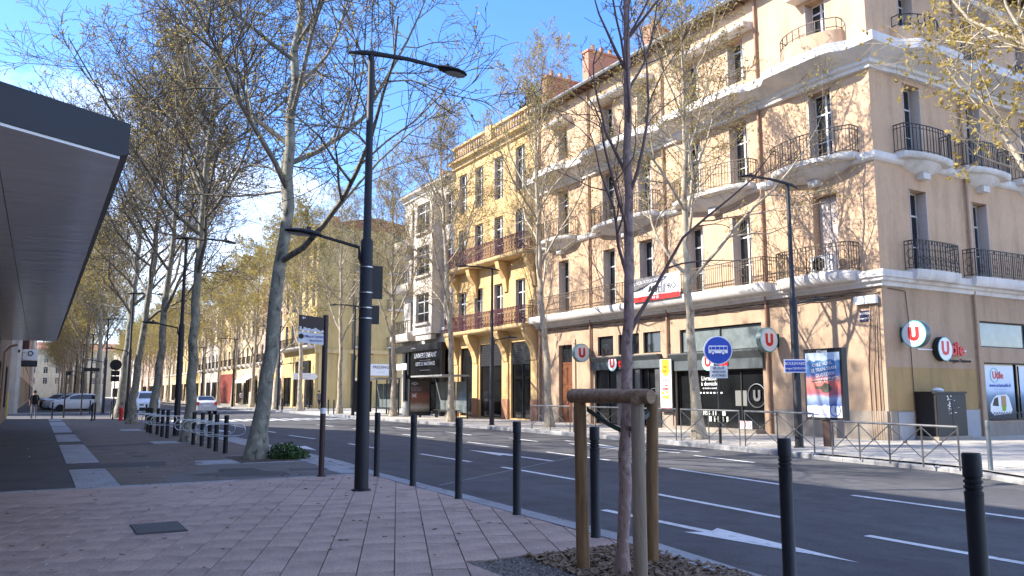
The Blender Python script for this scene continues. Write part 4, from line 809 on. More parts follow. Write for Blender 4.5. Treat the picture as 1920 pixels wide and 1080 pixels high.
b = MB(); b.poly([(-18, 351.5, 18), (42, 351.5, 18), (42, 359, 21), (-18, 359, 21)]); b.world('roof', tile_m, E_)
# --- left building with the long canopy
L = thing('canopy_building', 'shaded low shop building with long glossy grey canopy over the left pavement', 'building', T(-1.6, 0)); FL = Fac(-1.6, 0, 1, 0)
b = MB(); wl = [(-y - 3.6, -y, .75, 3.1) for y in (12, 17, 22, 27, 32, 37, 42.5, 47.5, 52.5)]; wall(b, FL, -60, 40, 0, 5.2, wl, .12); b.world('wall', plaster('grey_brown', (.22, .18, .145), .12), L)
for h_ in wl: shopfront(L, FL, *h_, 2, m=anthracite, gm=glass_m, dep=.1)
b = MB(); b.poly([(-1.6, 60, 0), (-14, 60, 0), (-14, 60, 5.2), (-1.6, 60, 5.2)]); b.poly([(-1.6, -40, 5.2), (-1.6, 60, 5.2), (-14, 60, 5.2), (-14, -40, 5.2)]); b.world('side_wall', MATS['grey_brown'], L)
up_ = [(-2.0, -40), (-2.0, 41.5), (-9.7, 63.5), (-16, 63.5), (-16, -40)]; b = MB(); b.prism(up_, 5.2, 12.0); b.world('shadow_storeys', plaster('upper_grey', (.42, .38, .33)), L)  # unseen upper volume, height and angled footprint shaped to cast the road's shade
for z in (6.2, 9.2):
    for y in range(-36, 40, 4): window(L, Fac(-2.0, 0, 1, 0), -y, z, 1.3, 1.6, dep=-.03, shutters=False)
soff = mat('glossy_soffit', (.86, .845, .82), .16, .06, 1.2, spec=.6); nn = soff.node_tree
wv = nn.nodes.new('ShaderNodeTexNoise'); wv.inputs['Scale'].default_value = 1.0; wv.inputs['Detail'].default_value = 2; mpx = nn.nodes.new('ShaderNodeMapping'); mpx.inputs['Scale'].default_value = (.9, 2.6, 1); tcx = nn.nodes.new('ShaderNodeTexCoord')
nn.links.new(tcx.outputs['Object'], mpx.inputs[0]); nn.links.new(mpx.outputs[0], wv.inputs['Vector']); bpx = nn.nodes.new('ShaderNodeBump'); bpx.inputs['Strength'].default_value = .55; bpx.inputs['Distance'].default_value = .03; nn.links.new(wv.outputs[0], bpx.inputs['Height']); nn.links.new(bpx.outputs[0], nn.nodes['Principled BSDF'].inputs['Normal'])
can = MB(); pr = [(-1.6, 4.03), (.58, 4.03), (.66, 4.08), (.66, 4.40), (-1.6, 4.40)]; yn = lambda x: 8.68 + .62 * x
k = len(can.v); can.v += [(x, yn(x), z) for x, z in pr] + [(x, 43.4, z) for x, z in pr]; can.f += [(0, 1, 2, 3, 4), (9, 8, 7, 6, 5), (1, 6, 7, 2), (2, 7, 8, 3), (3, 8, 9, 4), (0, 5, 6, 1)]; canopy = can.world('canopy', navy, L)
ye = list(np.linspace(8.92, 43.38, 16))
for a, c in zip(ye, ye[1:]):
    for x0, x1 in ((-1.58, -.52), (-.51, .575)):
        n0, n1 = (yn(x0) + .02, yn(x1) + .02) if a == ye[0] else (a + .006, a + .006); MB().prism([(x0, n0), (x1, n1), (x1, c - .006), (x0, c - .006)], 4.0, 4.028).world('soffit_panel', soff, canopy)
b = MB(); b.tube([FL.P(-46.5, .1, .1), FL.P(-46.5, .1, 3.6), FL.P(-46.3, .3, 3.85), FL.P(-46.2, .6, 3.95)], .06, 10); b.tube([FL.P(-26.2, .1, .1), FL.P(-26.2, .1, 3.7), FL.P(-26, .35, 3.9), FL.P(-25.9, .5, 4.0)], .055, 10); b.world('downpipe', pipe_t, L, smooth=True)
MB().fbox(FL, -58.7, -58.2, .0, .06, .1, 1.6).world('paint_patch', yl, L)
# ---------------------------------------------------------------- trees
def tubes_mesh(name, groups, m, smooth=True):
    """groups: list of (points[N,k,3], radii[N,k], sides)"""
    V = []; Q = []; off = 0
    for P, R, n in groups:
        N, k, _ = P.shape; t = np.empty_like(P); t[:, 1:-1] = P[:, 2:] - P[:, :-2]; t[:, 0] = P[:, 1] - P[:, 0]; t[:, -1] = P[:, -1] - P[:, -2]
        t /= np.linalg.norm(t, axis=2, keepdims=True) + 1e-9
        ref = np.where(np.abs(t[:, :1, 2:3]) > .9, np.array([1., 0, 0]), np.array([0, 0, 1.])); ref = np.broadcast_to(ref, t.shape)
        x = np.cross(t, ref); x /= np.linalg.norm(x, axis=2, keepdims=True) + 1e-9; y = np.cross(t, x)
        a = np.arange(n) * 2 * PI / n
        v = P[:, :, None, :] + R[:, :, None, None] * (x[:, :, None, :] * np.cos(a)[None, None, :, None] + y[:, :, None, :] * np.sin(a)[None, None, :, None])
        V.append(v.reshape(-1, 3)); base = off + (np.arange(N) * k * n)[:, None, None] + (np.arange(k - 1) * n)[None, :, None]
        j = np.arange(n)[None, None, :]; j2 = (j + 1) % n
        Q.append(np.stack([base + j, base + j2, base + n + j2, base + n + j], -1).reshape(-1, 4)); off += N * k * n
    return quad_mesh(name, np.concatenate(V), np.concatenate(Q), m, smooth)
def quad_mesh(name, V, Q, m, smooth=False):
    me = bpy.data.meshes.new(name); me.vertices.add(len(V)); me.vertices.foreach_set('co', V.astype(np.float32).ravel())
    me.loops.add(len(Q) * 4); me.loops.foreach_set('vertex_index', Q.astype(np.int32).ravel()); me.polygons.add(len(Q))
    me.polygons.foreach_set('loop_start', np.arange(len(Q), dtype=np.int32) * 4)
    me.polygons.foreach_set('use_smooth', np.full(len(Q), smooth)); me.update(calc_edges=True); me.validate(); me.materials.append(m); return me
def grow(rg, p, d, L, r0, r1, k, wander, trop):
    P = np.empty((k, 3)); P[0] = p; d = d / np.linalg.norm(d)
    for i in range(1, k):
        d = d + rg.normal(size=3) * wander; d[2] += trop; d /= np.linalg.norm(d); P[i] = P[i - 1] + d * (L / (k - 1))
    return P, np.linspace(r0, r1, k)
def side_dir(rg, t, ang, az=None):
    u = np.cross(t, [0, 0, 1.]) if abs(t[2]) < .97 else np.array([1., 0, 0]); u /= np.linalg.norm(u); v = np.cross(t, u); a = rg.uniform(0, 2 * PI) if az is None else az
    return t * math.cos(ang) + (u * math.cos(a) + v * math.sin(a)) * math.sin(ang)
def tree_meshes(seed, trunk, r0=.2, fork=4.5, nl=15, spread=4.0, nsub=7, ntw=7, nlet=5, leaf=.035, nleaf=3, bm=None, lm=None, tw=None, twr=1.0, ang=(.6, 1.0), lfs=(.55, .52, .5), lr=.62, brm_=None, r2=.035):
    """trunk: control points from the base up; returns meshes for trunk, branches, twigs, leaves"""
    rg = np.random.default_rng(seed); bm = bm or bark_m; lm = lm or leaf_m; tw = tw or twig_m
    C = np.array(trunk, float); zz = np.linspace(0, 1, 22); seg = np.linspace(0, 1, len(C)); TP = np.stack([np.interp(zz, seg, C[:, i]) for i in range(3)], 1)
    ker = np.array([.25, .5, .25])
    for _ in range(3): TP[1:-1] = (TP[:-2] * .25 + TP[1:-1] * .5 + TP[2:] * .25)
    TP[1:-1] += rg.normal(size=(20, 3)) * np.array([.16 * r0, .16 * r0, 0]); H = TP[-1, 2] - TP[0, 2]
    hz = (TP[:, 2] - TP[0, 2]) / H; TR = r0 * (1 - hz) ** .8 * .92 + .018; TR[0] = r0 * 1.7; TR[1] = r0 * 1.12
    L1 = []; L2 = []; L3 = []; L4 = []
    az = rg.uniform(0, 6.28)
    for i in range(nl):
        f = (i + rg.uniform(0, .8)) / nl; z = fork + (H * .97 - fork) * f ** .85; q = z / H
        p = np.array([np.interp(q, hz, TP[:, j]) for j in range(3)]); rt = np.interp(q, hz, TR); az += 2.4 + rg.uniform(-.4, .4)
        t = np.array([0, 0, 1.]); d = side_dir(rg, t, rg.uniform(*ang) * (1 - .35 * f), az); Ln = spread * (1.15 - .75 * f) * rg.uniform(.75, 1.2)
        P, R = grow(rg, p, d, Ln, min(rt * lr, .10), .016 * min(1, r0 / .15), 9, .12, .10); L1.append((P, R))
    def kids(par, n, k, lf, wander, trop, rr, amin, amax, t0=.2):
        P, R = par; N, kp, _ = P.shape; L = np.linalg.norm(np.diff(P, axis=1), axis=2).sum(1)
        s = t0 + (1 - t0) * (np.arange(n)[None] + rg.uniform(0, .9, (N, n))) / n; x = s * (kp - 1); i = np.minimum(x.astype(int), kp - 2); r_ = np.arange(N)[:, None]
        p = P[r_, i] + (P[r_, i + 1] - P[r_, i]) * (x - i)[..., None]; t = P[r_, i + 1] - P[r_, i]; t = (t / (np.linalg.norm(t, axis=2, keepdims=True) + 1e-9)).reshape(-1, 3)
        u = np.cross(t, rg.normal(size=t.shape)); u /= np.linalg.norm(u, axis=1, keepdims=True) + 1e-9; an = rg.uniform(amin, amax, len(t))[:, None]
        d = t * np.cos(an) + u * np.sin(an); ln = (L[:, None] * lf * (1.15 - .6 * s) * rg.uniform(.6, 1.3, (N, n))).ravel(); ra = np.clip(R[r_, i] * .6, .006, rr).ravel()
        Q = np.empty((N * n, k, 3)); Q[:, 0] = p.reshape(-1, 3)
        for j in range(1, k):
            d = d + rg.normal(size=d.shape) * wander; d[:, 2] += trop; d /= np.linalg.norm(d, axis=1, keepdims=True); Q[:, j] = Q[:, j - 1] + d * (ln / (k - 1))[:, None]
        return Q, ra[:, None] + (.0045 * twr - ra[:, None]) * np.linspace(0, 1, k)[None]
    st = lambda L: (np.stack([a for a, _ in L]), np.stack([b for _, b in L]))
    cat = lambda a, b: (np.concatenate([a[0], b[0]]), np.concatenate([a[1], b[1]]))
    G1 = st(L1); G2 = cat(kids(G1, nsub, 6, lfs[0], .17, .07, r2, .5, 1.0), kids((TP[None, 17:], TR[None, 17:]), 6, 6, .5, .15, .1, .03, .4, .8, 0.))
    G3 = kids(G2, ntw, 4, lfs[1], .2, .05, .012, .5, 1.1, .12); G4 = kids(G3, nlet, 3, lfs[2], .2, .03, .006, .5, 1.2, .1)
    trunkm = tubes_mesh('trunk', [(TP[None], TR[None], 16)], bm)
    brm = tubes_mesh('branches', [(*G1, 8), (*G2, 5)], brm_ or (bm if not tw is twig_dark else tw))
    (a3, r3), (a4, r4) = G3, G4; twm = tubes_mesh('twigs', [(a3, np.maximum(r3, .0055) * twr, 3), (a4, np.maximum(r4, .0045) * twr, 3)], tw, False)
    # leaf clusters and seed tufts along the finest twigs
    A = np.repeat(a4, nleaf, 0); n = len(A); s = rg.uniform(.25, 1, n); c = A[:, 1] * (1 - s)[:, None] + A[:, 2] * s[:, None] + rg.normal(size=(n, 3)) * .02
    d = rg.normal(size=(n, 3)); d /= np.linalg.norm(d, axis=1)[:, None]; e = np.cross(d, rg.normal(size=(n, 3))); e /= np.linalg.norm(e, axis=1)[:, None] + 1e-9
    q = (leaf * np.minimum(rg.lognormal(0, .45, n), 1.9))[:, None]; V = np.stack([c - d * q, c + e * q * .6, c + d * q, c - e * q * .6], 1).reshape(-1, 3)
    lfm = quad_mesh('leaves', V, np.arange(4 * n).reshape(-1, 4), lm)
    return trunkm, brm, twm, lfm
def plant(meshes, label, M, group=None, name='plane_tree'):
    o = thing(name, label, 'tree', M, group)
    for nme, me in zip(('trunk', 'branches', 'twigs', 'leaves'), meshes):
        x = place(bpy.data.objects.new(nme, me), o, M)
        if nme in ('twigs', 'leaves'): stuff(x)
    return o
def rel(P): x, y = P[0][0], P[0][1]; return [(a - x, b - y, c) for a, b, c in P]
near = [([(4.74, 20.67, -.02), (4.93, 20.67, 1.82), (5.07, 20.67, 3.44), (5.2, 20.67, 5.5), (5.3, 20.67, 7.6), (5.36, 20.6, 9.8), (5.42, 20.6, 12.1), (5.5, 20.5, 15), (5.6, 20.5, 17.5)], .195, 4.6, 'tall leaning plane tree with a green shrub at its foot'),
        ([(4.46, 29.33, -.02), (4.49, 29.33, 2.3), (4.5, 29.33, 4.8), (4.52, 29.3, 7), (4.59, 29.2, 9.4), (4.8, 29, 13), (4.9, 29, 17)], .175, 5.0, 'straight plane tree behind the bicycle loops'),
        ([(4.46, 39.6, -.02), (4.68, 39.6, 3), (4.79, 39.6, 5.9), (4.93, 39.6, 9.1), (5.1, 39.5, 13), (5.2, 39.5, 17)], .18, 5.0, 'plane tree beside the farther bicycle loops'),
        ([(4.32, 46.9, -.02), (4.4, 46.9, 2.6), (4.75, 46.9, 5.7), (4.97, 46.9, 8.9), (5.2, 46.8, 13), (5.3, 46.8, 17)], .2, 5.2, 'dark shaded plane tree just right of the red hydrant'),
        ([(4.69, 59.5, -.02), (4.98, 59.5, 5), (5.15, 59.5, 7.9), (5.25, 59.5, 10.8), (5.4, 59.5, 17.5)], .27, 5.5, 'sunlit plane tree with flared base just left of the red hydrant')]
varL = []
for i, (P, r_, fk, lb) in enumerate(near):
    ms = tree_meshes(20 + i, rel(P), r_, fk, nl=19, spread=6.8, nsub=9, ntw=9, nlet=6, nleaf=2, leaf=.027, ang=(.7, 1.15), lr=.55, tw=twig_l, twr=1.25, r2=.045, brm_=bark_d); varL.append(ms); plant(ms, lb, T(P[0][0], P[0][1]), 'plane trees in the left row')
varF = [tree_meshes(130 + i, [(0, 0, -.02), (.1, 0, 5), (.2, .1, 9), (.2, .1, 13), (.3, .1, 16.5)], .2, 4.8, nl=16, spread=6.8, nsub=8, ntw=8, nlet=6, nleaf=6, leaf=.042, bm=bark_w, lr=.5) for i in range(3)]
words = ['first', 'second', 'third', 'fourth', 'fifth', 'sixth', 'seventh', 'eighth', 'ninth', 'tenth', 'eleventh', 'twelfth', 'thirteenth', 'fourteenth', 'fifteenth', 'sixteenth', 'seventeenth', 'eighteenth']
for i in range(17): y = 80 + i * 10.5 + random.uniform(-1, 1); plant(varF[i % 3], f'plane tree of the left row, {words[i]} beyond the side street', T(4.8 + random.uniform(-.3, .3), y, 0, random.uniform(0, 6.28)), 'plane trees in the left row')
rt = [([(19.16, 20.5, .05), (19.16, 20.8, 3.35), (19.16, 20.86, 4.8), (19.16, 20.9, 7.8), (19.2, 20.8, 13.7), (19.2, 20.8, 15)], .17, 4.6, 'pale sunlit plane tree in front of the supermarket windows'),
      ([(20, 31.0, .05), (20, 31.4, 4), (20, 31.8, 7.5), (20, 32.0, 12), (20, 32.3, 17.5)], .165, 5.0, 'plane tree in front of the wooden door'),
      ([(19.2, 39.45, .05), (19.2, 39.6, 4.4), (19.2, 40.2, 8.6), (19.2, 40.8, 12), (19.2, 41.4, 17)], .17, 4.6, 'plane tree at the right end of the nearer bus shelter'),
      ([(20.35, 50.5, .05), (20.3, 50.6, 5), (20.2, 50.8, 10), (20.2, 51, 16)], .185, 4.6, 'plane tree between the two bus shelters'),
      ([(19.54, 59.2, .05), (19.6, 59.4, 5), (19.5, 59.6, 10), (19.5, 59.8, 16)], .185, 4.8, 'plane tree just left of the farther bus shelter')]
varR = []
for i, (P, r_, fk, lb) in enumerate(rt):
    ms = tree_meshes(60 + i, rel(P), r_, fk - .1, nl=15, spread=6.0, nsub=9, ntw=8, nlet=5, nleaf=2, leaf=.030, bm=bark_w, ang=(.55, 1.0), lr=.52, twr=1.05, r2=.036, tw=twig_r); varR.append(ms); plant(ms, lb, T(P[0][0], P[0][1], .03), 'plane trees in the right row')
for i in range(18): y = 69 + i * 10.2 + random.uniform(-1, 1); plant(varF[(i + 1) % 3], f'plane tree of the right row, {words[i]} past the farther bus shelter', T(19.6 + random.uniform(-.4, .4), y, .05, random.uniform(0, 6.28)), 'plane trees in the right row')
ms = tree_meshes(91, [(0, 0, 0), (-.2, .1, 4), (-.5, .2, 8), (-.6, .2, 12), (-.8, .2, 16)], .2, 4.0, nl=15, spread=5.2, nsub=8, ntw=7, nlet=5, nleaf=6, leaf=.038, bm=bark_w, lm=leaf_y)
plant(ms, 'plane tree at the right picture edge with the densest yellow young leaves', T(19.6, 8.1, .03))
ms = tree_meshes(97, [(0, 0, -.02), (.05, 0, .8), (.08, 0, 1.54), (.10, 0, 2.0), (.13, 0, 2.8), (.17, .02, 3.85), (.22, .05, 5.0), (.25, .1, 6.6)], .048, 2.0, nl=13, spread=1.9, nsub=4, ntw=3, nlet=2, nleaf=1, leaf=.012, bm=bark_y, tw=twig_dark, twr=.5, ang=(.5, .75), lfs=(.5, .42, .35), lr=.42)
plant(ms, 'young tree with reddish bark tied between three wooden stakes in the foreground', T(4.64, 6.0), name='young_tree')
# shrub at the foot of the leaning tree
s_ = thing('shrub', 'low dark green shrub at the foot of the leaning plane tree', 'shrub', T(5.35, 20.3)); leafball(s_, (0, 0, .14), .40, .24, 1300, .045, shrub_m, 12); leafball(s_, (.25, -.1, .09), .32, .15, 600, .04, shrub_m, 13)
# ---------------------------------------------------------------- street furniture
def bollard_proto():
    o = thing('bollard', 'p', 'bollard'); r = .056
    MB().lathe([(r + .006, -.03), (r + .006, .012), (r, .02), (r * .99, .95)], 18).build('post', anthracite, o, smooth=True)
    p = [(r * .99, .95)]
    for z in (.965, 1.0, 1.035): p += [(r * 1.02, z), (r * 1.02, z + .012), (r * .86, z + .016), (r * .86, z + .03)]
    MB().lathe(p + [(r * 1.03, 1.07)], 18).build('groove_rings', anthracite, o); MB().lathe([(r * 1.03, 1.07), (r * 1.03, 1.205), (r * .95, 1.22)], 18).build('cap', anthracite, o, smooth=True); return o
BP = bollard_proto(); first = True
def put(proto, used, M, label, group=None, s=1.):
    M = M @ Matrix.Scale(s, 4) if s != 1 else M
    if not used: o = proto; o.matrix_basis = M; WM[o] = M; [WM.__setitem__(c, M @ c.matrix_basis) for c in o.children]
    else: o = copy_tree(proto, None, M)
    o['label'] = label
    if group: o['group'] = group
    return o
bl = [(5.78, 15.16, 0, 'dark bollard close behind the tall lamp post on the near kerb', 1), (5.74, 13.29, 0, 'dark bollard just right of the tall lamp post', 1), (5.66, 11.35, 0, 'dark bollard second to the right of the tall lamp post', 1), (5.6, 9.49, 0, 'dark bollard left of the staked young tree, standing clear on the kerb', 1), (5.51, 7.6, 0, 'dark bollard between the wooden stakes and the road', 1), (5.5, 4.86, 0, 'large dark bollard right of the planting pit, cut by the bottom edge', 1), (5.2, 3.08, 0, 'largest dark bollard at the bottom right corner', 1)]
for i, (x, y, z, lb, s_) in enumerate(bl): put(BP, i > 0, T(x, y, z), lb, 'bollards along the near kerb')
o = put(BP, 1, T(16.44, 9.36, ZP), 'pale grey bollard on the sunny pavement at the right edge', None, .8)
for c in o.children: c.data = c.data.copy(); c.data.materials[0] = mat('faded_grey', (.11, .13, .145), .5)
for i, (x, y) in enumerate([(.87, 59.16), (2.82, 53.45), (3.01, 54.41), (4.32, 61.1), (4.9, 45.9), (3.58, 71.3)]): put(BP, 1, T(x, y), ['dark bollard on the left pavement right of the walking man', 'left one of two dark bollards standing close together left of the hydrant', 'right one of two dark bollards standing close together left of the hydrant', 'dark bollard at the foot of the back turned traffic sign', 'dark bollard right of the hydrant beside a plane tree', 'dark bollard in front of the white parked car'][i], None, .85)
for i, (x, y) in enumerate([(18.5, 71.8), (19.1, 73.8), (20.8, 75.5), (22.5, 77.4), (18.4, 57), (18.5, 58.6), (22.9, 69)]): put(BP, 1, T(x, y, ZP), f'small dark bollard on the far right pavement, {words[i]} of the scattered group', 'bollards on the far right pavement', .85)
# street lamps
def luminaire(mb, lens, p, d, L=.62, wd=.17):
    d = Vector(d).normalized(); s = Vector((-d.y, d.x, 0)); k = len(mb.v); n = 12; st = [(0, .25, .25), (.08, .45, .7), (.3, .85, 1), (.6, 1, .9), (.85, .8, .6), (.97, .4, .35), (1, .05, .1)]
    for t, a, b in st: mb.v += [tuple(Vector(p) + d * (L * t) + s * (wd * a * math.cos(x)) + Vector((0, 0, 1)) * (.065 * b * math.sin(x) * (1 if math.sin(x) > 0 else .55))) for x in np.linspace(0, 2 * PI, n + 1)[:-1]]
    for i in range(len(st) - 1): mb.f += [(k + i * n + j, k + i * n + (j + 1) % n, k + (i + 1) * n + (j + 1) % n, k + (i + 1) * n + j) for j in range(n)]
    mb.f += [tuple(range(k, k + n)), tuple(range(k + 6 * n, k + 7 * n))]; c = Vector(p) + d * L * .62 - Vector((0, 0, .041)); e = [c + d * (.2 * math.cos(x)) + s * (wd * .72 * math.sin(x)) for x in np.linspace(0, 2 * PI, 17)[:-1]]; lens.poly(e); lens.poly([v + Vector((0, 0, .012)) for v in e])
    q = Vector(p) + d * L * .35 + Vector((0, 0, .06)); mb.box(q.x - .03, q.x + .03, q.y - .03, q.y + .03, q.z, q.z + .05)
def lamp(label, M, group, sgn=1):
    o = thing('street_lamp', label, 'street lamp', M, group); lens_m = mat('lamp_lens', (.35, .35, .33), .3)
    MB().lathe([(.16, -.03), (.16, .02), (.118, .03), (.115, .3), (.105, 4.2), (.07, 4.25), (.055, 7.55)], 18).build('pole', anthracite, o, smooth=True)
    b = MB(); b.tube([(-.42 * sgn, 0, 7.52), (-.2 * sgn, 0, 7.57), (0, 0, 7.6), (.7 * sgn, 0, 7.64), (1.3 * sgn, 0, 7.62)], [.02, .045, .05, .04, .035], 8); b.build('upper_arm', anthracite, o, smooth=True)
    b = MB(); ln = MB(); luminaire(b, ln, (1.28 * sgn, 0, 7.62), (sgn, 0, -.09)); h = b.build('lamp_head', anthracite, o, smooth=True); ln.build('lens', lens_m, h)
    b = MB(); b.tube([(-.07 * sgn, 0, 3.75), (-.13 * sgn, 0, 3.9), (-.14 * sgn, 0, 4.08), (-.85 * sgn, 0, 4.22)], [.02, .028, .03, .026], 8); b.build('lower_arm', anthracite, o, smooth=True)
    b = MB(); ln = MB(); luminaire(b, ln, (-.8 * sgn, 0, 4.22), (-sgn, 0, .06)); h = b.build('lamp_head', anthracite, o, smooth=True); ln.build('lens', lens_m, h)
    return o
LP = lamp('tall dark double armed street lamp standing nearest, with two black sign backs', T(4.74, 13.12), 'street lamps')
for z0, z1, w_ in ((3.22, 3.80, .30), (2.78, 3.10, .25)):
    b = MB(); b.box(.04, .04 + w_, .10, .125, z0, z1); q = b.build('sign_back', blackm, LP)
    for z in (z0 + .07, z1 - .07): e = MB(); e.lathe([(.118, z), (.118, z + .02)], 18); e.build('strap', steel, LP)
for i, y in enumerate((33.2, 53.5, 73.5, 94, 114, 134)): lamp(f'dark street lamp in the left tree row, {words[i]} beyond the tall near lamp', T(4.62, y), 'street lamps')
RL = lamp('dark street lamp with blue street plate in front of the corner building', T(18.58, 15.88, ZP), 'street lamps', -1)
sg = MB(); N_ = Vector((-.55, -.83, 0)).normalized(); R_ = Vector((0, 0, 1)).cross(N_); c = Vector((18.58, 15.88, 2.36)) + N_ * .125 - R_ * .05
M_ = Matrix(((R_.x, 0, N_.x, c.x), (R_.y, 0, N_.y, c.y), (0, 1, 0, c.z), (0, 0, 0, 1)))
sg.prism([(-.31, -.19), (.31, -.19), (.31, .19), (-.31, .19)], -.015, 0, M_); q = sg.world('street_plate', white_m, RL); sg = MB(); sg.prism([(-.28, -.16), (.28, -.16), (.28, .16), (-.28, .16)], 0, .006, M_); sg.world('plate_face', blue_m, RL)
text(q, 'BOULEVARD', .12, c + N_ * .012 + Vector((0, 0, .065)), N_, white_m, sx=.85); text(q, 'Georges CLEMENCEAU', .085, c + N_ * .012 - Vector((0, 0, .07)), N_, white_m, sx=.75)
for i, y in enumerate((34.5, 54.5, 75, 95, 115)): lamp(f'dark street lamp on the right pavement, {words[i]} beyond the one with the blue plate', T(18.95, y, ZP), 'street lamps', -1)
# brown direction post
P_ = thing('direction_post', 'brown tourist direction post with a brown and a white panel', 'signpost', T(4.86, 15.72))
MB().lathe([(.09, 0), (.09, .02), (.055, .025), (.055, 3.12), (.05, 3.14)], 14).build('post', brownm, P_, smooth=True); MB().lathe([(.0565, 1.2), (.0565, 1.31)], 14).build('reflective_band', white_m, P_)
def panel(x0, x1, z0, z1, m_, tilt=-.04): b = MB(); b.hexa([(x0, -.07, z0 - tilt * 0), (x1, -.05, z0 + tilt), (x1, -.03, z0 + tilt), (x0, -.05, z0), (x0, -.07, z1), (x1, -.05, z1 + tilt), (x1, -.03, z1 + tilt), (x0, -.05, z1)]); return b.build('panel', m_, P_)
panel(-.55, -.05, 2.84, 3.12, brownm); q = panel(-.56, -.05, 2.58, 2.80, white_m); N_ = (0, -1, 0)
sk = MB(); xs = np.linspace(-.54, -.06, 25); random.seed(2); hs_ = [.03 + .05 * random.random() for _ in xs]
for i in range(24): sk.box(4.86 + xs[i], 4.86 + xs[i + 1], 15.64, 15.648, 2.815 - .0016 * i, 2.815 - .0016 * i + hs_[i])
sk.world('skyline_print', white_m, P_); b = MB(); b.poly([(4.86 + x, 15.643, z) for x, z in ((-.5, 3.06), (-.46, 3.09), (-.46, 3.07), (-.42, 3.07), (-.42, 3.05), (-.46, 3.05), (-.46, 3.03))]); b.world('arrow_print', white_m, P_)
text(q, 'Office de Tourisme', .062, (4.86 - .24, 15.642, 2.70), N_, blue_m, sx=.8); text(q, 'Place de Verdun', .048, (4.86 - .2, 15.642, 2.62), N_, blue_m, sx=.8); b = MB(); disc(b, (4.86 - .5, 15.645, 2.70), (0, -1, 0), .05, .01, 16); b.world('emblem', blackm, q)
# bus lane sign
BS = thing('bus_sign', 'round blue bus lane sign with white bus and a plate below', 'road sign', T(17.95, 18.3, ZP)); N_ = Vector((-.52, -.85, 0)).normalized(); R_ = Vector((0, 0, 1)).cross(N_); c = Vector((17.95, 18.3, 2.9)) + N_ * .06
MB().lathe([(.045, 0), (.045, 3.25)], 12).build('post', blackm, BS, smooth=True); b = MB(); disc(b, c, N_, .44, .03); b.world('disc', white_m, BS, smooth=True); b = MB(); disc(b, c + N_ * .018, N_, .405, .012); b.world('disc_face', blue_m, BS, smooth=True)
def MP(c): return Matrix(((R_.x, 0, N_.x, c.x), (R_.y, 0, N_.y, c.y), (0, 1, 0, c.z), (0, 0, 0, 1)))
b = MB(); b.prism([(-.29, -.09), (.29, -.09), (.29, .12), (.26, .14), (-.27, .14), (-.29, .11)], 0, .006, MP(c + N_ * .025)); bus = b.world('bus_print', white_m, BS)
for x0, x1 in ((-.27, -.215), (-.2, -.09), (-.075, .035), (.05, .16), (.175, .275)): b = MB(); b.prism([(x0, .02), (x1, .02), (x1, .11), (x0, .11)], 0, .003, MP(c + N_ * .032)); b.world('bus_window', blue_m, bus)
for x in (-.16, .15): b = MB(); disc(b, c + N_ * .033 + R_ * x - Vector((0, 0, .09)), N_, .058, .006, 16); b.world('bus_wheel', blue_m, bus); b = MB(); disc(b, c + N_ * .037 + R_ * x - Vector((0, 0, .09)), N_, .036, .006, 16); b.world('bus_wheel', white_m, bus)
cp = Vector((17.95, 18.3, 2.24)) + N_ * .06; b = MB(); b.prism([(-.27, -.19), (.27, -.19), (.27, .19), (-.27, .19)], 0, .012, MP(cp)); q = b.world('plate', white_m, BS)
for s_, dz in (('VÉLOS ET', .11), ('VÉHICULES', 0), ('AUTORISÉS', -.11)): text(q, s_, .095, cp + N_ * .016 + Vector((0, 0, dz)), N_, blackm, sx=.9)
# advertising column
AD = thing('advertising_panel', 'black framed street advertising panel with a helicopter poster behind the lamp post', 'billboard', T(19.62, 15.72, ZP, -PI / 2)); AM = T(19.62, 15.72, ZP, -PI / 2); AN = (-1, 0, 0); ap = lambda x, y, z: AM @ Vector((x, y, z - ZP)); sk_ = vgrad('sunset_poster', [(0, (.70, .74, .80)), (.17, (.66, .72, .80)), (.19, (.10, .16, .34)), (.3, (.30, .38, .55)), (.36, (.40, .12, .16)), (.52, (.66, .16, .12)), (.6, (.45, .2, .2)), (.66, (.05, .12, .33)), (.86, (.07, .2, .42)), (.88, (.55, .68, .8)), (1, (.6, .72, .82))])
MB().box(-.66, .66, -.11, .11, .75, 2.8).build('frame', blackm, AD); MB().box(-.59, .59, -.118, -.111, .83, 2.68).build('poster', sk_, AD); MB().box(-.12, .12, -.08, .08, 0, .75).build('foot', brownm, AD); text(AD, 'JCDecaux', .09, ap(0, -.115, 2.80), AN, white_m)
for k, s_ in enumerate(('CHEZ NOUS,', 'LE TRAIN-TRAIN', 'QUOTIDIEN', 'C\'EST L\'HÉLICO')): text(AD, s_, .14, ap(.04 * k, -.122, 2.43 - .15 * k), AN, white_m, up=(0, .12, 1), sx=.85)
olive = mat('olive_print', (.09, .085, .06), .7); b = MB(); b.poly([ap(x, -.122, z) for x, z in ((-.28, 1.72), (-.1, 1.72), (-.02, 1.62), (.12, 1.6), (.26, 1.66), (.3, 1.74), (.2, 1.86), (.05, 1.9), (-.05, 1.8), (-.24, 1.8), (-.3, 1.9))]); b.world('helicopter_print', olive, AD); b = MB(); b.tube([ap(-.4, -.123, 1.93), ap(.45, -.123, 2.0)], .012, 4); b.world('rotor_print', olive, AD)
b = MB(); ring(b, ap(.37, -.122, 1.12), AN, .17, .012); b.world('badge_print', blue_m, AD); text(AD, '1', .2, ap(.37, -.122, 1.12), AN, blue_m); text(AD, 'LA MARINE ———', .075, ap(-.25, -.122, .99), AN, blue_m)
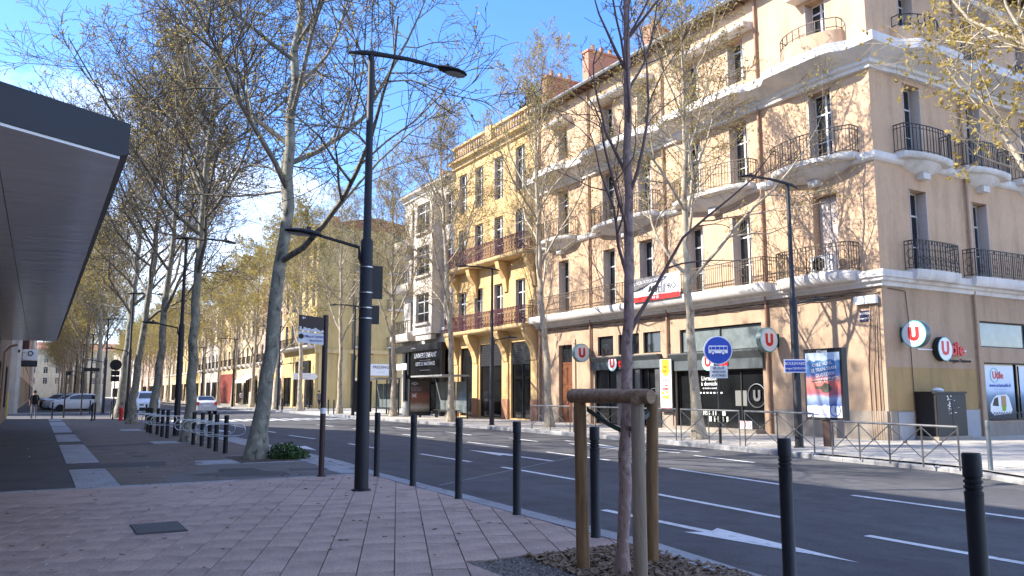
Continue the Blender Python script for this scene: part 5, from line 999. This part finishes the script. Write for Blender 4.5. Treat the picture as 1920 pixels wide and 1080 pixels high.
# pavement barriers with crossed bars
def barrier(p, q, n, h, z, label):
    p, q = Vector((*p, 0)), Vector((*q, 0)); o = thing('barrier', label, 'barrier', T(p.x, p.y, z), 'steel barriers on the right pavement'); d = (q - p) / n; Z = Vector((0, 0, 1)); z_ = Vector((0, 0, z))
    b = MB(); b.tube([p + z_ + Z * h, q + z_ + Z * h], .026, 8); b.world('top_rail', mat('rail_tube', (.24, .24, .24), .4, metal=.7), o, smooth=True)
    for i in range(n + 1): b = MB(); c = p + d * i + z_; b.tube([c - Z * .02, c + Z * h], .02, 6); b.world('post', greysteel, o)
    for i in range(n):
        a, c = p + d * i + z_, p + d * (i + 1) + z_; b = MB(); b.tube([a + Z * .16, c + Z * (h - .04)], .012, 5); b.tube([a + Z * (h - .04), c + Z * .16], .012, 5); m_ = (a + c) / 2 + Z * (h / 2 + .06); b.tube([m_ - d.normalized() * .03, m_ + d.normalized() * .03], .035, 8); b.world('cross_bar', greysteel, o)
    return o
bp = [(18.25, 29.8), (18.2, 26.6), (18.15, 23.4), (18.0, 20.2), (17.75, 17.2), (17.3, 14.2)]
for i in range(5): a, c = bp[i], bp[i + 1]; e = .04; barrier((a[0] + (c[0] - a[0]) * e, a[1] + (c[1] - a[1]) * e), (a[0] + (c[0] - a[0]) * (1 - e), a[1] + (c[1] - a[1]) * (1 - e)), 2, 1.0, ZP, f'crossed bar steel barrier, {words[4 - i]} of the straight run counted from the lamp post')
barrier((17.1, 13.6), (16.3, 9.9), 4, .86, .05, 'lower steel barrier with four crosses beside the lowered kerb at right')
# bicycle loops
def loop_post(M, label, i):
    o = thing('bicycle_rack', label, 'bicycle rack', M, 'bicycle loops on the left pavement'); MB().lathe([(.062, -.02), (.06, .9), (.065, .93), (.065, 1.0), (.055, 1.01)], 14).build('post', anthracite, o, smooth=True); pts = []
    for a in np.linspace(-PI / 2, PI / 2, 9): pts.append((.32 + .16 * math.cos(a), -.08, .62 + .16 * math.sin(a)))
    for a in np.linspace(PI / 2, 3 * PI / 2, 9): pts.append((-.42 + .16 * math.cos(a), -.08, .62 + .16 * math.sin(a)))
    MB().tube(pts, .017, 8, closed=True).build('loop', steel, o, smooth=True)
for i, (x, y) in enumerate(((4.44, 22.9), (4.37, 23.86), (4.43, 25.2), (4.4, 26.3), (4.3, 27.2))): loop_post(T(x, y), f'bicycle stand of dark post and steel loop, {words[i]} of the near five', i)
for i, (x, y) in enumerate(((4.1, 31.6), (4.05, 32.6), (4.1, 34.4), (4.0, 35.6), (4.0, 36.6))): loop_post(T(x, y), f'bicycle stand of dark post and steel loop, {words[i]} of the farther five', i)
# stakes and ties of the young tree
wood = mat('stake_wood', (.22, .115, .045), .85, .3, 3, .5, 18, stretch=(9, 9, .8), c2=(.36, .22, .10)); wood_g = mat('stake_wood_grey', (.34, .26, .18), .85, .25, 3, .5, 18, stretch=(9, 9, .8)); wood_h = mat('rail_wood', (.27, .155, .08), .85, .3, 3, .6, 14, stretch=(1.2, 7, 7), c2=(.42, .28, .17))
SA, SB, SD = (4.45, 6.34), (5.19, 6.25), (4.54, 5.62); ST = thing('tree_stakes', 'three wooden stakes with half round rails and green straps around the young tree', 'tree support', T(4.75, 6.05))
for (x, y), m_, tx in ((SA, wood, -.02), (SB, wood, .05), (SD, wood_g, -.0)): b = MB(); b.tube([(x, y, -.05), (x + tx * .5, y, .8), (x + tx, y, 1.58)], [.062, .06, .058], 14); b.world('stake', m_, ST, smooth=True)
def half_rail(p, q, z): b = MB(); b.tube([Vector((*p, z)), Vector((*q, z))], .062, 14); b.world('rail', wood_h, ST, smooth=True)
half_rail((4.40, 6.44), (4.58, 5.48), 1.57); half_rail((4.50, 5.56), (5.26, 6.32), 1.565); half_rail((4.40, 6.42), (5.24, 6.33), 1.58)
strap = mat('green_strap', (.055, .085, .07), .8, .15, 20)
def tie(p, q):
    b = MB(); p, q = Vector(p), Vector(q); d = (q - p).normalized(); n = Vector((-d.y, d.x, 0)).normalized() * .004; h = Vector((0, 0, .022)); pts = [p, (p + q) / 2 - Vector((0, 0, .02)), q]
    for a, c in zip(pts, pts[1:]): b.hexa([a - n - h, a + n - h, c + n - h, c - n - h, a - n + h, a + n + h, c + n + h, c - n + h])
    b.world('strap', strap, ST)
tie((SA[0] + .04, SA[1] - .03, 1.45), (4.70, 5.93, 1.22)); tie((SD[0], SD[1] + .05, 1.42), (4.72, 5.94, 1.27)); tie((SB[0] - .04, SB[1] - .03, 1.42), (4.75, 5.95, 1.25)); tie((SD[0] + .05, SD[1], 1.40), (SB[0] - .04, SB[1] - .05, 1.40))
for z in (1.19, 1.30): b = MB(); b.lathe([(.052, z - .02), (.054, z), (.052, z + .03)], 14, T(4.71, 6.0)); b.world('strap', strap, ST)
# hydrant, signs, cabinet, shelters
H_ = thing('fire_hydrant', 'red fire hydrant between plane trunks on the left pavement', 'hydrant', T(4.3, 53)); MB().lathe([(.14, 0), (.14, .06), (.1, .08), (.1, .55), (.13, .57), (.13, .66), (.1, .74), (.04, .8)], 16).build('body', red_m, H_, smooth=True); MB().tube([(-.17, 0, .45), (.17, 0, .45)], .05, 10).build('outlet', red_m, H_); MB().tube([(0, -.16, .4), (0, 0, .4)], .06, 10).build('outlet', red_m, H_)
S_ = thing('traffic_sign', 'back of a round traffic sign with two plates, dark against the far trees', 'road sign', T(4.0, 54.8)); MB().lathe([(.035, 0), (.035, 3.6)], 10).build('post', blackm, S_); b = MB(); disc(b, (0, .04, 3.3), (0, 1, 0), .33, .02); b.build('disc', blackm, S_); MB().box(-.24, .24, .03, .05, 2.66, 2.95).build('plate', blackm, S_); MB().box(-.24, .24, .03, .05, 2.3, 2.62).build('plate', blackm, S_)
for x, y, h, lb in ((1.53, 60.0, 3.0, 'thin dark sign pole on the left crossing, nearer to the walking man'), (2.75, 66, 3.4, 'thin dark sign pole with cross arm in front of the white parked car')):
    o = thing('sign_pole', lb, 'pole', T(x, y)); MB().lathe([(.05, 0), (.045, h)], 10).build('post', blackm, o); MB().box(-.03, .03 + (1.0 if h > 3.2 else .25), -.02, .02, h - .25, h).build('sign_plate', blackm, o)
D_ = thing('direction_sign', 'white arrow shaped direction sign pointing right on the far pavement', 'road sign', T(20.3, 71, ZP)); MB().lathe([(.05, 0), (.05, 3.3)], 10).build('post', greysteel, D_); b = MB(); b.prism([(-1.1, 2.7), (.75, 2.7), (1.1, 2.98), (.75, 3.26), (-1.1, 3.26)], 0, .04, Matrix(((1, 0, 0, 0), (0, 0, -1, -.06), (0, 1, 0, 0), (0, 0, 0, 1)))); q = b.build('panel', white_m, D_); text(q, '—— ———', .2, (20.2, 70.88, 3.18), (0, -1, 0), blackm); text(q, '——— ——', .2, (20.0, 70.88, 2.92), (0, -1, 0), blackm)
K_ = thing('utility_cabinet', 'black street utility cabinet against the shaded side wall', 'cabinet', T(26.0, 16.32, ZP)); MB().box(-.82, .82, -.38, .34, .12, 1.5).build('body', blackm, K_); MB().box(-.86, .86, -.42, .36, 1.5, 1.57).build('lid', blackm, K_); MB().box(-.9, .95, -.45, .36, 0, .12).build('base', cement_p, K_)
for x0, x1 in ((-.8, -.01), (.01, .8)): MB().box(x0, x1, -.4, -.38, .16, 1.46).build('door', blackm, K_)
b = MB(); random.seed(11)
for k in range(26): x, z = -.25 + .2 * random.random() * (1 if k < 18 else 3), .8 + .6 * random.random(); b.box(x, x + .05, -.403, -.4, z, z + .04 * random.random() + .01)
b.build('torn_stickers', white_m, K_); b = MB(); b.lathe([(.18, 1.57), (.2, 1.62), (.12, 1.68), (.02, 1.7)], 10, T(-.25, -.1)); b.build('discarded_wrapper', white_m, K_, smooth=True)
def shelter(M, lb, words_, pm, col):
    o = thing('bus_shelter', lb, 'bus shelter', M)
    MB().box(-.9, .9, -2.4, 2.2, 2.5, 2.6).build('roof', mat('shelter_roof', (.30, .30, .29), .4), o); 
    for y in (-2.3, 0, 2.1): MB().box(.78, .86, y - .04, y + .04, 0, 2.5).build('post', blackm, o)
    for y in (-2.25, -.75, .75): g = MB(); g.box(.80, .82, y, y + 1.4, .35, 2.2); g.build('glass_panel', glass_l, o)
    MB().box(.3, .7, -1.7, 1.4, .45, .5).build('bench', blackm, o)
    for y in (-1.5, 1.2): MB().box(.45, .55, y, y + .06, 0, .45).build('bench_leg', blackm, o)
    f = MB().box(-.95, .5, 2.25, 2.47, .12, 2.4).build('poster_case', blackm, o); MB().box(-.87, .42, 2.235, 2.25, .35, 2.3).build('poster', pm, o); MB().box(-.2, -.1, 2.3, 2.4, 0, .12).build('foot', blackm, o)
    for s_, x, z, sz in words_: p = M @ Vector((x, 2.225, z)); text(o, s_, sz, p, (0, -1, 0), white_m)
    return o
shelter(T(21.2, 45.4, ZP), 'nearer bus shelter with a dark food poster in front of the black shop', (('<C>', -.6, 2.1, .24), ('— —— —', -.5, 1.85, .16), ('—— ——', -.5, 1.72, .16), ('3€', -.62, 1.35, .3)), vgrad('food_poster', [(0, (.08, .06, .05)), (.15, (.3, .27, .24)), (.3, (.14, .06, .04)), (.5, (.2, .07, .04)), (.7, (.06, .04, .04)), (1, (.05, .045, .045))]), 0)
s2 = shelter(T(21.2, 56, ZP), 'farther bus shelter with a black portrait poster by the yellow building', (('LA F', -.4, .62, .3),), vgrad('portrait_poster', [(0, (.01, .01, .01)), (1, (.03, .025, .022))]), 0)
b = MB(); b.prism([(.16 * math.cos(a) * (1 + .15 * math.sin(a)), .3 * math.sin(a)) for a in np.linspace(0, 2 * PI, 17)[:-1]], 0, .006, s2.matrix_basis @ Matrix(((1, 0, 0, -.25), (0, 0, -1, 2.23), (0, 1, 0, 1.5), (0, 0, 0, 1)))); b.world('portrait_print', mat('portrait_tone', (.30, .17, .11), .7, .4, 9), s2)
R_ = thing('rubbish_sack', 'pale rubbish sack hanging in a hoop between the two bus shelters', 'rubbish bag', T(20.6, 48.9, ZP)); MB().lathe([(.24, .05), (.32, .25), (.3, .6), (.24, .95), (.25, 1.0)], 12).build('sack', mat('sack', (.42, .43, .40), .6), R_, smooth=True); MB().lathe([(.26, .98), (.26, 1.04)], 12).build('hoop', greysteel, R_)
# ---------------------------------------------------------------- vehicles
def car(label, M, sil, W, belt, colr, ws, rs, side, wheels, dark=False, glassm=None):
    o = thing('parked_car' if 'park' in label else 'car', label, 'car' if 'van' not in label else 'van', M); L = sil[-1][0]; w = W / 2; ztop = max(z for _, z in sil); cm = mat('paint_' + colr[0], colr[1], .22, .03, 3, spec=.6)
    xs = sorted({*np.linspace(0, L, 29), *[p[0] for p in sil]}); b = MB(); n = 7
    tops = np.interp(xs, [p[0] for p in sil], [p[1] for p in sil]); yc = lambda z: w * (.985 - .25 * max(0, (z - belt)) / (ztop - belt))
    for x, zt in zip(xs, tops):
        e = min(x, L - x); k = w * (1 - .16 * max(0, 1 - e / .35) ** 2); zs = .24 + .1 * max(0, 1 - e / .5); bt = min(belt, zt - .04); r = k / w
        half = [(0, zs), (k * .9, zs), (k, zs + .16), (k, max(zs + .2, bt - .15)), (k * .985, bt), (yc(zt) * r - .05, zt - .012), (0, zt + .012)]
        b.v += [(x, y, z) for y, z in half] + [(x, -y, z) for y, z in half[1:-1][::-1]]
    m = 2 * n - 2
    for i in range(len(xs) - 1): b.f += [(i * m + j, i * m + (j + 1) % m, (i + 1) * m + (j + 1) % m, (i + 1) * m + j) for j in range(m)]
    b.f += [tuple(range(m)), tuple(range((len(xs) - 1) * m, len(xs) * m))]; b.build('body', cm, o, smooth=True); gm = glass_m
    zt = lambda x: float(np.interp(x, [p[0] for p in sil], [p[1] for p in sil]))
    for s in (1, -1):
        nW = len(side)
        for a, c in side:
            g = MB(); xs2 = np.linspace(a, c, 7); lo = [(x, s * (yc(belt + .04) + .008), belt + .04) for x in xs2]; hi = [(x, s * (yc(max(belt + .06, zt(x) - .1)) + .008), max(belt + .06, zt(x) - .1)) for x in xs2]
            for i in range(6): g.poly([lo[i], lo[i + 1], hi[i + 1], hi[i]])
            g.build('side_window', gm, o)
    for nm, (xa, xb) in (('windscreen', ws), ('rear_window', rs)):
        g = MB(); q = []
        nx, nz = -(zt(xb) - zt(xa)), (xb - xa); nl = math.hypot(nx, nz); nx, nz = nx / nl * .02, nz / nl * .02
        if nz < 0: nx, nz = -nx, -nz
        for x in np.linspace(xa, xb, 5): y = yc(zt(x)) - .12; q.append(((x + nx, -y, zt(x) + nz), (x + nx, y, zt(x) + nz)))
        for i in range(4): g.poly([q[i][0], q[i][1], q[i + 1][1], q[i + 1][0]])
        g.build(nm, gm, o)
    rim = mat('alloy', (.35, .35, .36), .35, metal=.7); ty = mat('tyre', (.012, .012, .012), .85)
    for x in wheels:
        for s in (1, -1):
            Mw = Matrix.Translation((x, s * (w - .09), .32)) @ Matrix.Rotation(PI / 2, 4, 'X'); wh = MB().lathe([(.2, -.1), (.31, -.1), (.325, -.06), (.325, .06), (.31, .1), (.2, .1)], 22, Mw).build('wheel', ty, o, smooth=True)
            MB().lathe([(.205, -.096), (.205, .096)], 16, Mw).build('rim', rim, wh); MB().lathe([(.38, -.085), (.38, .085)], 22, Mw).build('wheel_arch', blackm, o)
    for s in (1, -1):
        MB().box(.02, .3, s * w * .62 - .15, s * w * .62 + .15, .66, .80).build('headlight', glass_l, o); MB().box(L - .12, L - .0, s * w * .8 - .1, s * w * .8 + .08, .72, .98).build('tail_light', red_m, o); MB().box(ws[0] + .25, ws[0] + .38, s * (w + .02) - .09, s * (w + .02) + .09, belt + .02, belt + .16).build('mirror', cm, o)
    MB().box(-.015, .03, -.7, .7, .30, .52).build('bumper', blackm, o); MB().box(-.03, -.015, -.26, .26, .42, .53).build('number_plate', white_m, o); MB().box(L, L + .015, -.26, .26, .62, .73).build('number_plate', white_m, o); MB().box(L - .05, L + .01, -.72, .72, .30, .5).build('bumper', blackm if dark else cm, o)
    return o
suv = [(0, .55), (.05, .82), (.35, .98), (1.15, 1.08), (1.75, 1.47), (2.3, 1.6), (3.4, 1.57), (4.0, 1.40), (4.28, 1.05), (4.4, .6)]; van = [(0, .55), (.08, .92), (.7, 1.10), (.95, 1.2), (1.55, 1.70), (2.0, 1.8), (4.1, 1.8), (4.3, 1.6), (4.38, .6)]; hat = [(0, .5), (.06, .74), (.95, .92), (1.6, 1.35), (2.0, 1.43), (2.9, 1.40), (3.5, 1.08), (3.78, .92), (3.85, .5)]
wp = ('white', (.72, .73, .74)); kp = ('black', (.015, .016, .018)); sp_ = ('silver', (.36, .37, .38))
car('white parked car standing sideways among the left row of trunks', T(.95, 84, -.03), suv, 1.84, 1.04, wp, (1.2, 1.8), (4.02, 4.25), ((1.5, 2.5), (2.58, 3.85)), (.85, 3.5))
for i, (y, k) in enumerate(((88, sp_), (91.5, kp), (95, kp), (99, kp))): car(('silver' if i == 0 else 'dark') + f' parked car {["right behind the white one", "second behind the white one", "third behind the white one", "last of the row beside the white one"][i]}', T(.4 - .2 * i, y, -.03), suv, 1.8, 1.04, k, (1.2, 1.8), (4.02, 4.25), ((1.5, 2.5), (2.58, 3.85)), (.85, 3.5))
car('white van driving towards the camera beyond the bicycle loops', T(7.75, 71, ZR, PI / 2), van, 1.75, 1.12, wp, (.98, 1.5), (4.12, 4.28), ((1.35, 2.1),), (.8, 3.5), True)
car('silver hatchback with red tail lights driving away on the road', T(11.5, 71, ZR, -PI / 2), hat, 1.66, .9, ('palesilver', (.5, .51, .53)), (1.0, 1.55), (2.95, 3.45), ((1.35, 2.1), (2.18, 3.0)), (.75, 3.15))
# ---------------------------------------------------------------- people
def person(label, M, top, legs, hairc, shoes=(.03, .03, .03), stride=.16, coat=False, skirt=False):
    o = thing('person', label, 'person', M); v = [(0, 0, .95), (0, 0, 1.12), (0, .01, 1.32), (0, .01, 1.46), (0, .02, 1.53), (0, .03, 1.63), (0, .03, 1.70)]; r = [(.15, .11), (.14, .10), (.165, .11), (.10, .08), (.055, .055), (.085, .10), (.06, .07)]; e = [(0, 1), (1, 2), (2, 3), (3, 4), (4, 5), (5, 6)]
    for s in (-1, 1):
        k = len(v); v += [(s * .09, 0, .88), (s * .10, s * stride * .6, .50), (s * .10, s * stride * 1.0 - .02, .09), (s * .105, s * stride * 1.0 - .16, .04)]; r += [(.088, .09), (.062, .065), (.042, .045), (.04, .032)]; e += [(0, k), (k, k + 1), (k + 1, k + 2), (k + 2, k + 3)]
        k = len(v); v += [(s * .19, .01, 1.42), (s * .235, .02 - s * .03, 1.14), (s * .24, -.05 - s * .07, .91), (s * .235, -.08 - s * .08, .81)]; r += [(.055, .058), (.043, .045), (.032, .034), (.032, .02)]; e += [(3, k), (k, k + 1), (k + 1, k + 2), (k + 2, k + 3)]
    me = bpy.data.meshes.new('body'); me.from_pydata(v, e, []); ob = bpy.data.objects.new('body', me); COL.objects.link(ob); ob.modifiers.new('s', 'SKIN'); ob.modifiers.new('d', 'SUBSURF').levels = 1
    for i, d in enumerate(me.skin_vertices[0].data): d.radius = r[i]; d.use_root = (i == 0)
    bpy.context.view_layer.update(); m2 = bpy.data.meshes.new_from_object(ob.evaluated_get(bpy.context.evaluated_depsgraph_get())); COL.objects.unlink(ob); bpy.data.objects.remove(ob)
    sk = mat('skin', (.42, .25, .17), .6)
    for c in (sk, mat(f'cloth{top}', top, .9), mat(f'cloth{legs}', legs, .9), mat(f'cloth{shoes}', shoes, .7)): m2.materials.append(c)
    for p in m2.polygons:
        c = p.center; p.use_smooth = True; lim = .62 if coat else .92
        p.material_index = 0 if c.z > 1.49 or (abs(c.x) > .2 and c.z < (.84 if coat else 1.15)) else 1 if c.z > lim else 3 if c.z < .09 else 2
    place(bpy.data.objects.new('body', m2), o, M); hm = mat(f'hair{hairc}', hairc, .8)
    MB().lathe([(.085, 1.60), (.098, 1.66), (.092, 1.73), (.06, 1.775), (.01, 1.79)], 12, T(0, .045)).build('hair', hm, o, smooth=True); b = MB(); b.lathe([(.012, 0), (.018, .015), (.004, .045)], 6, Matrix.Translation((0, -.075, 1.62))); b.build('nose', sk, o); MB().box(-.05, -.02, -.072, -.066, 1.655, 1.67).build('eye', hm, o); MB().box(.02, .05, -.072, -.066, 1.655, 1.67).build('eye', hm, o)
    if skirt: MB().lathe([(.15, 1.0), (.2, .8), (.26, .35)], 14).build('skirt', mat(f'cloth{legs}', legs, .9), o, smooth=True)
person('person in black T-shirt and grey trousers walking along the left pavement', T(-.15, 59.5), (.012, .012, .013), (.22, .22, .25), (.02, .015, .012))
person('person in pale top and long dark skirt by the far shop door', T(22.4, 80, ZP, 2.6), (.30, .26, .2), (.015, .015, .016), (.05, .03, .02), skirt=True)
person('person in grey jacket and dark trousers walking near the brown direction post', T(22.6, 74.4, ZP, .4), (.16, .15, .15), (.02, .02, .025), (.02, .015, .012))
person('person in white jacket seen from behind far along the right pavement', T(22.2, 106, ZP, 3.0), (.6, .57, .55), (.02, .02, .02), (.03, .02, .015)); person('person all in black beside the one in a white jacket', T(21.4, 107, ZP, 3.2), (.015, .015, .016), (.015, .015, .017), (.02, .015, .012))
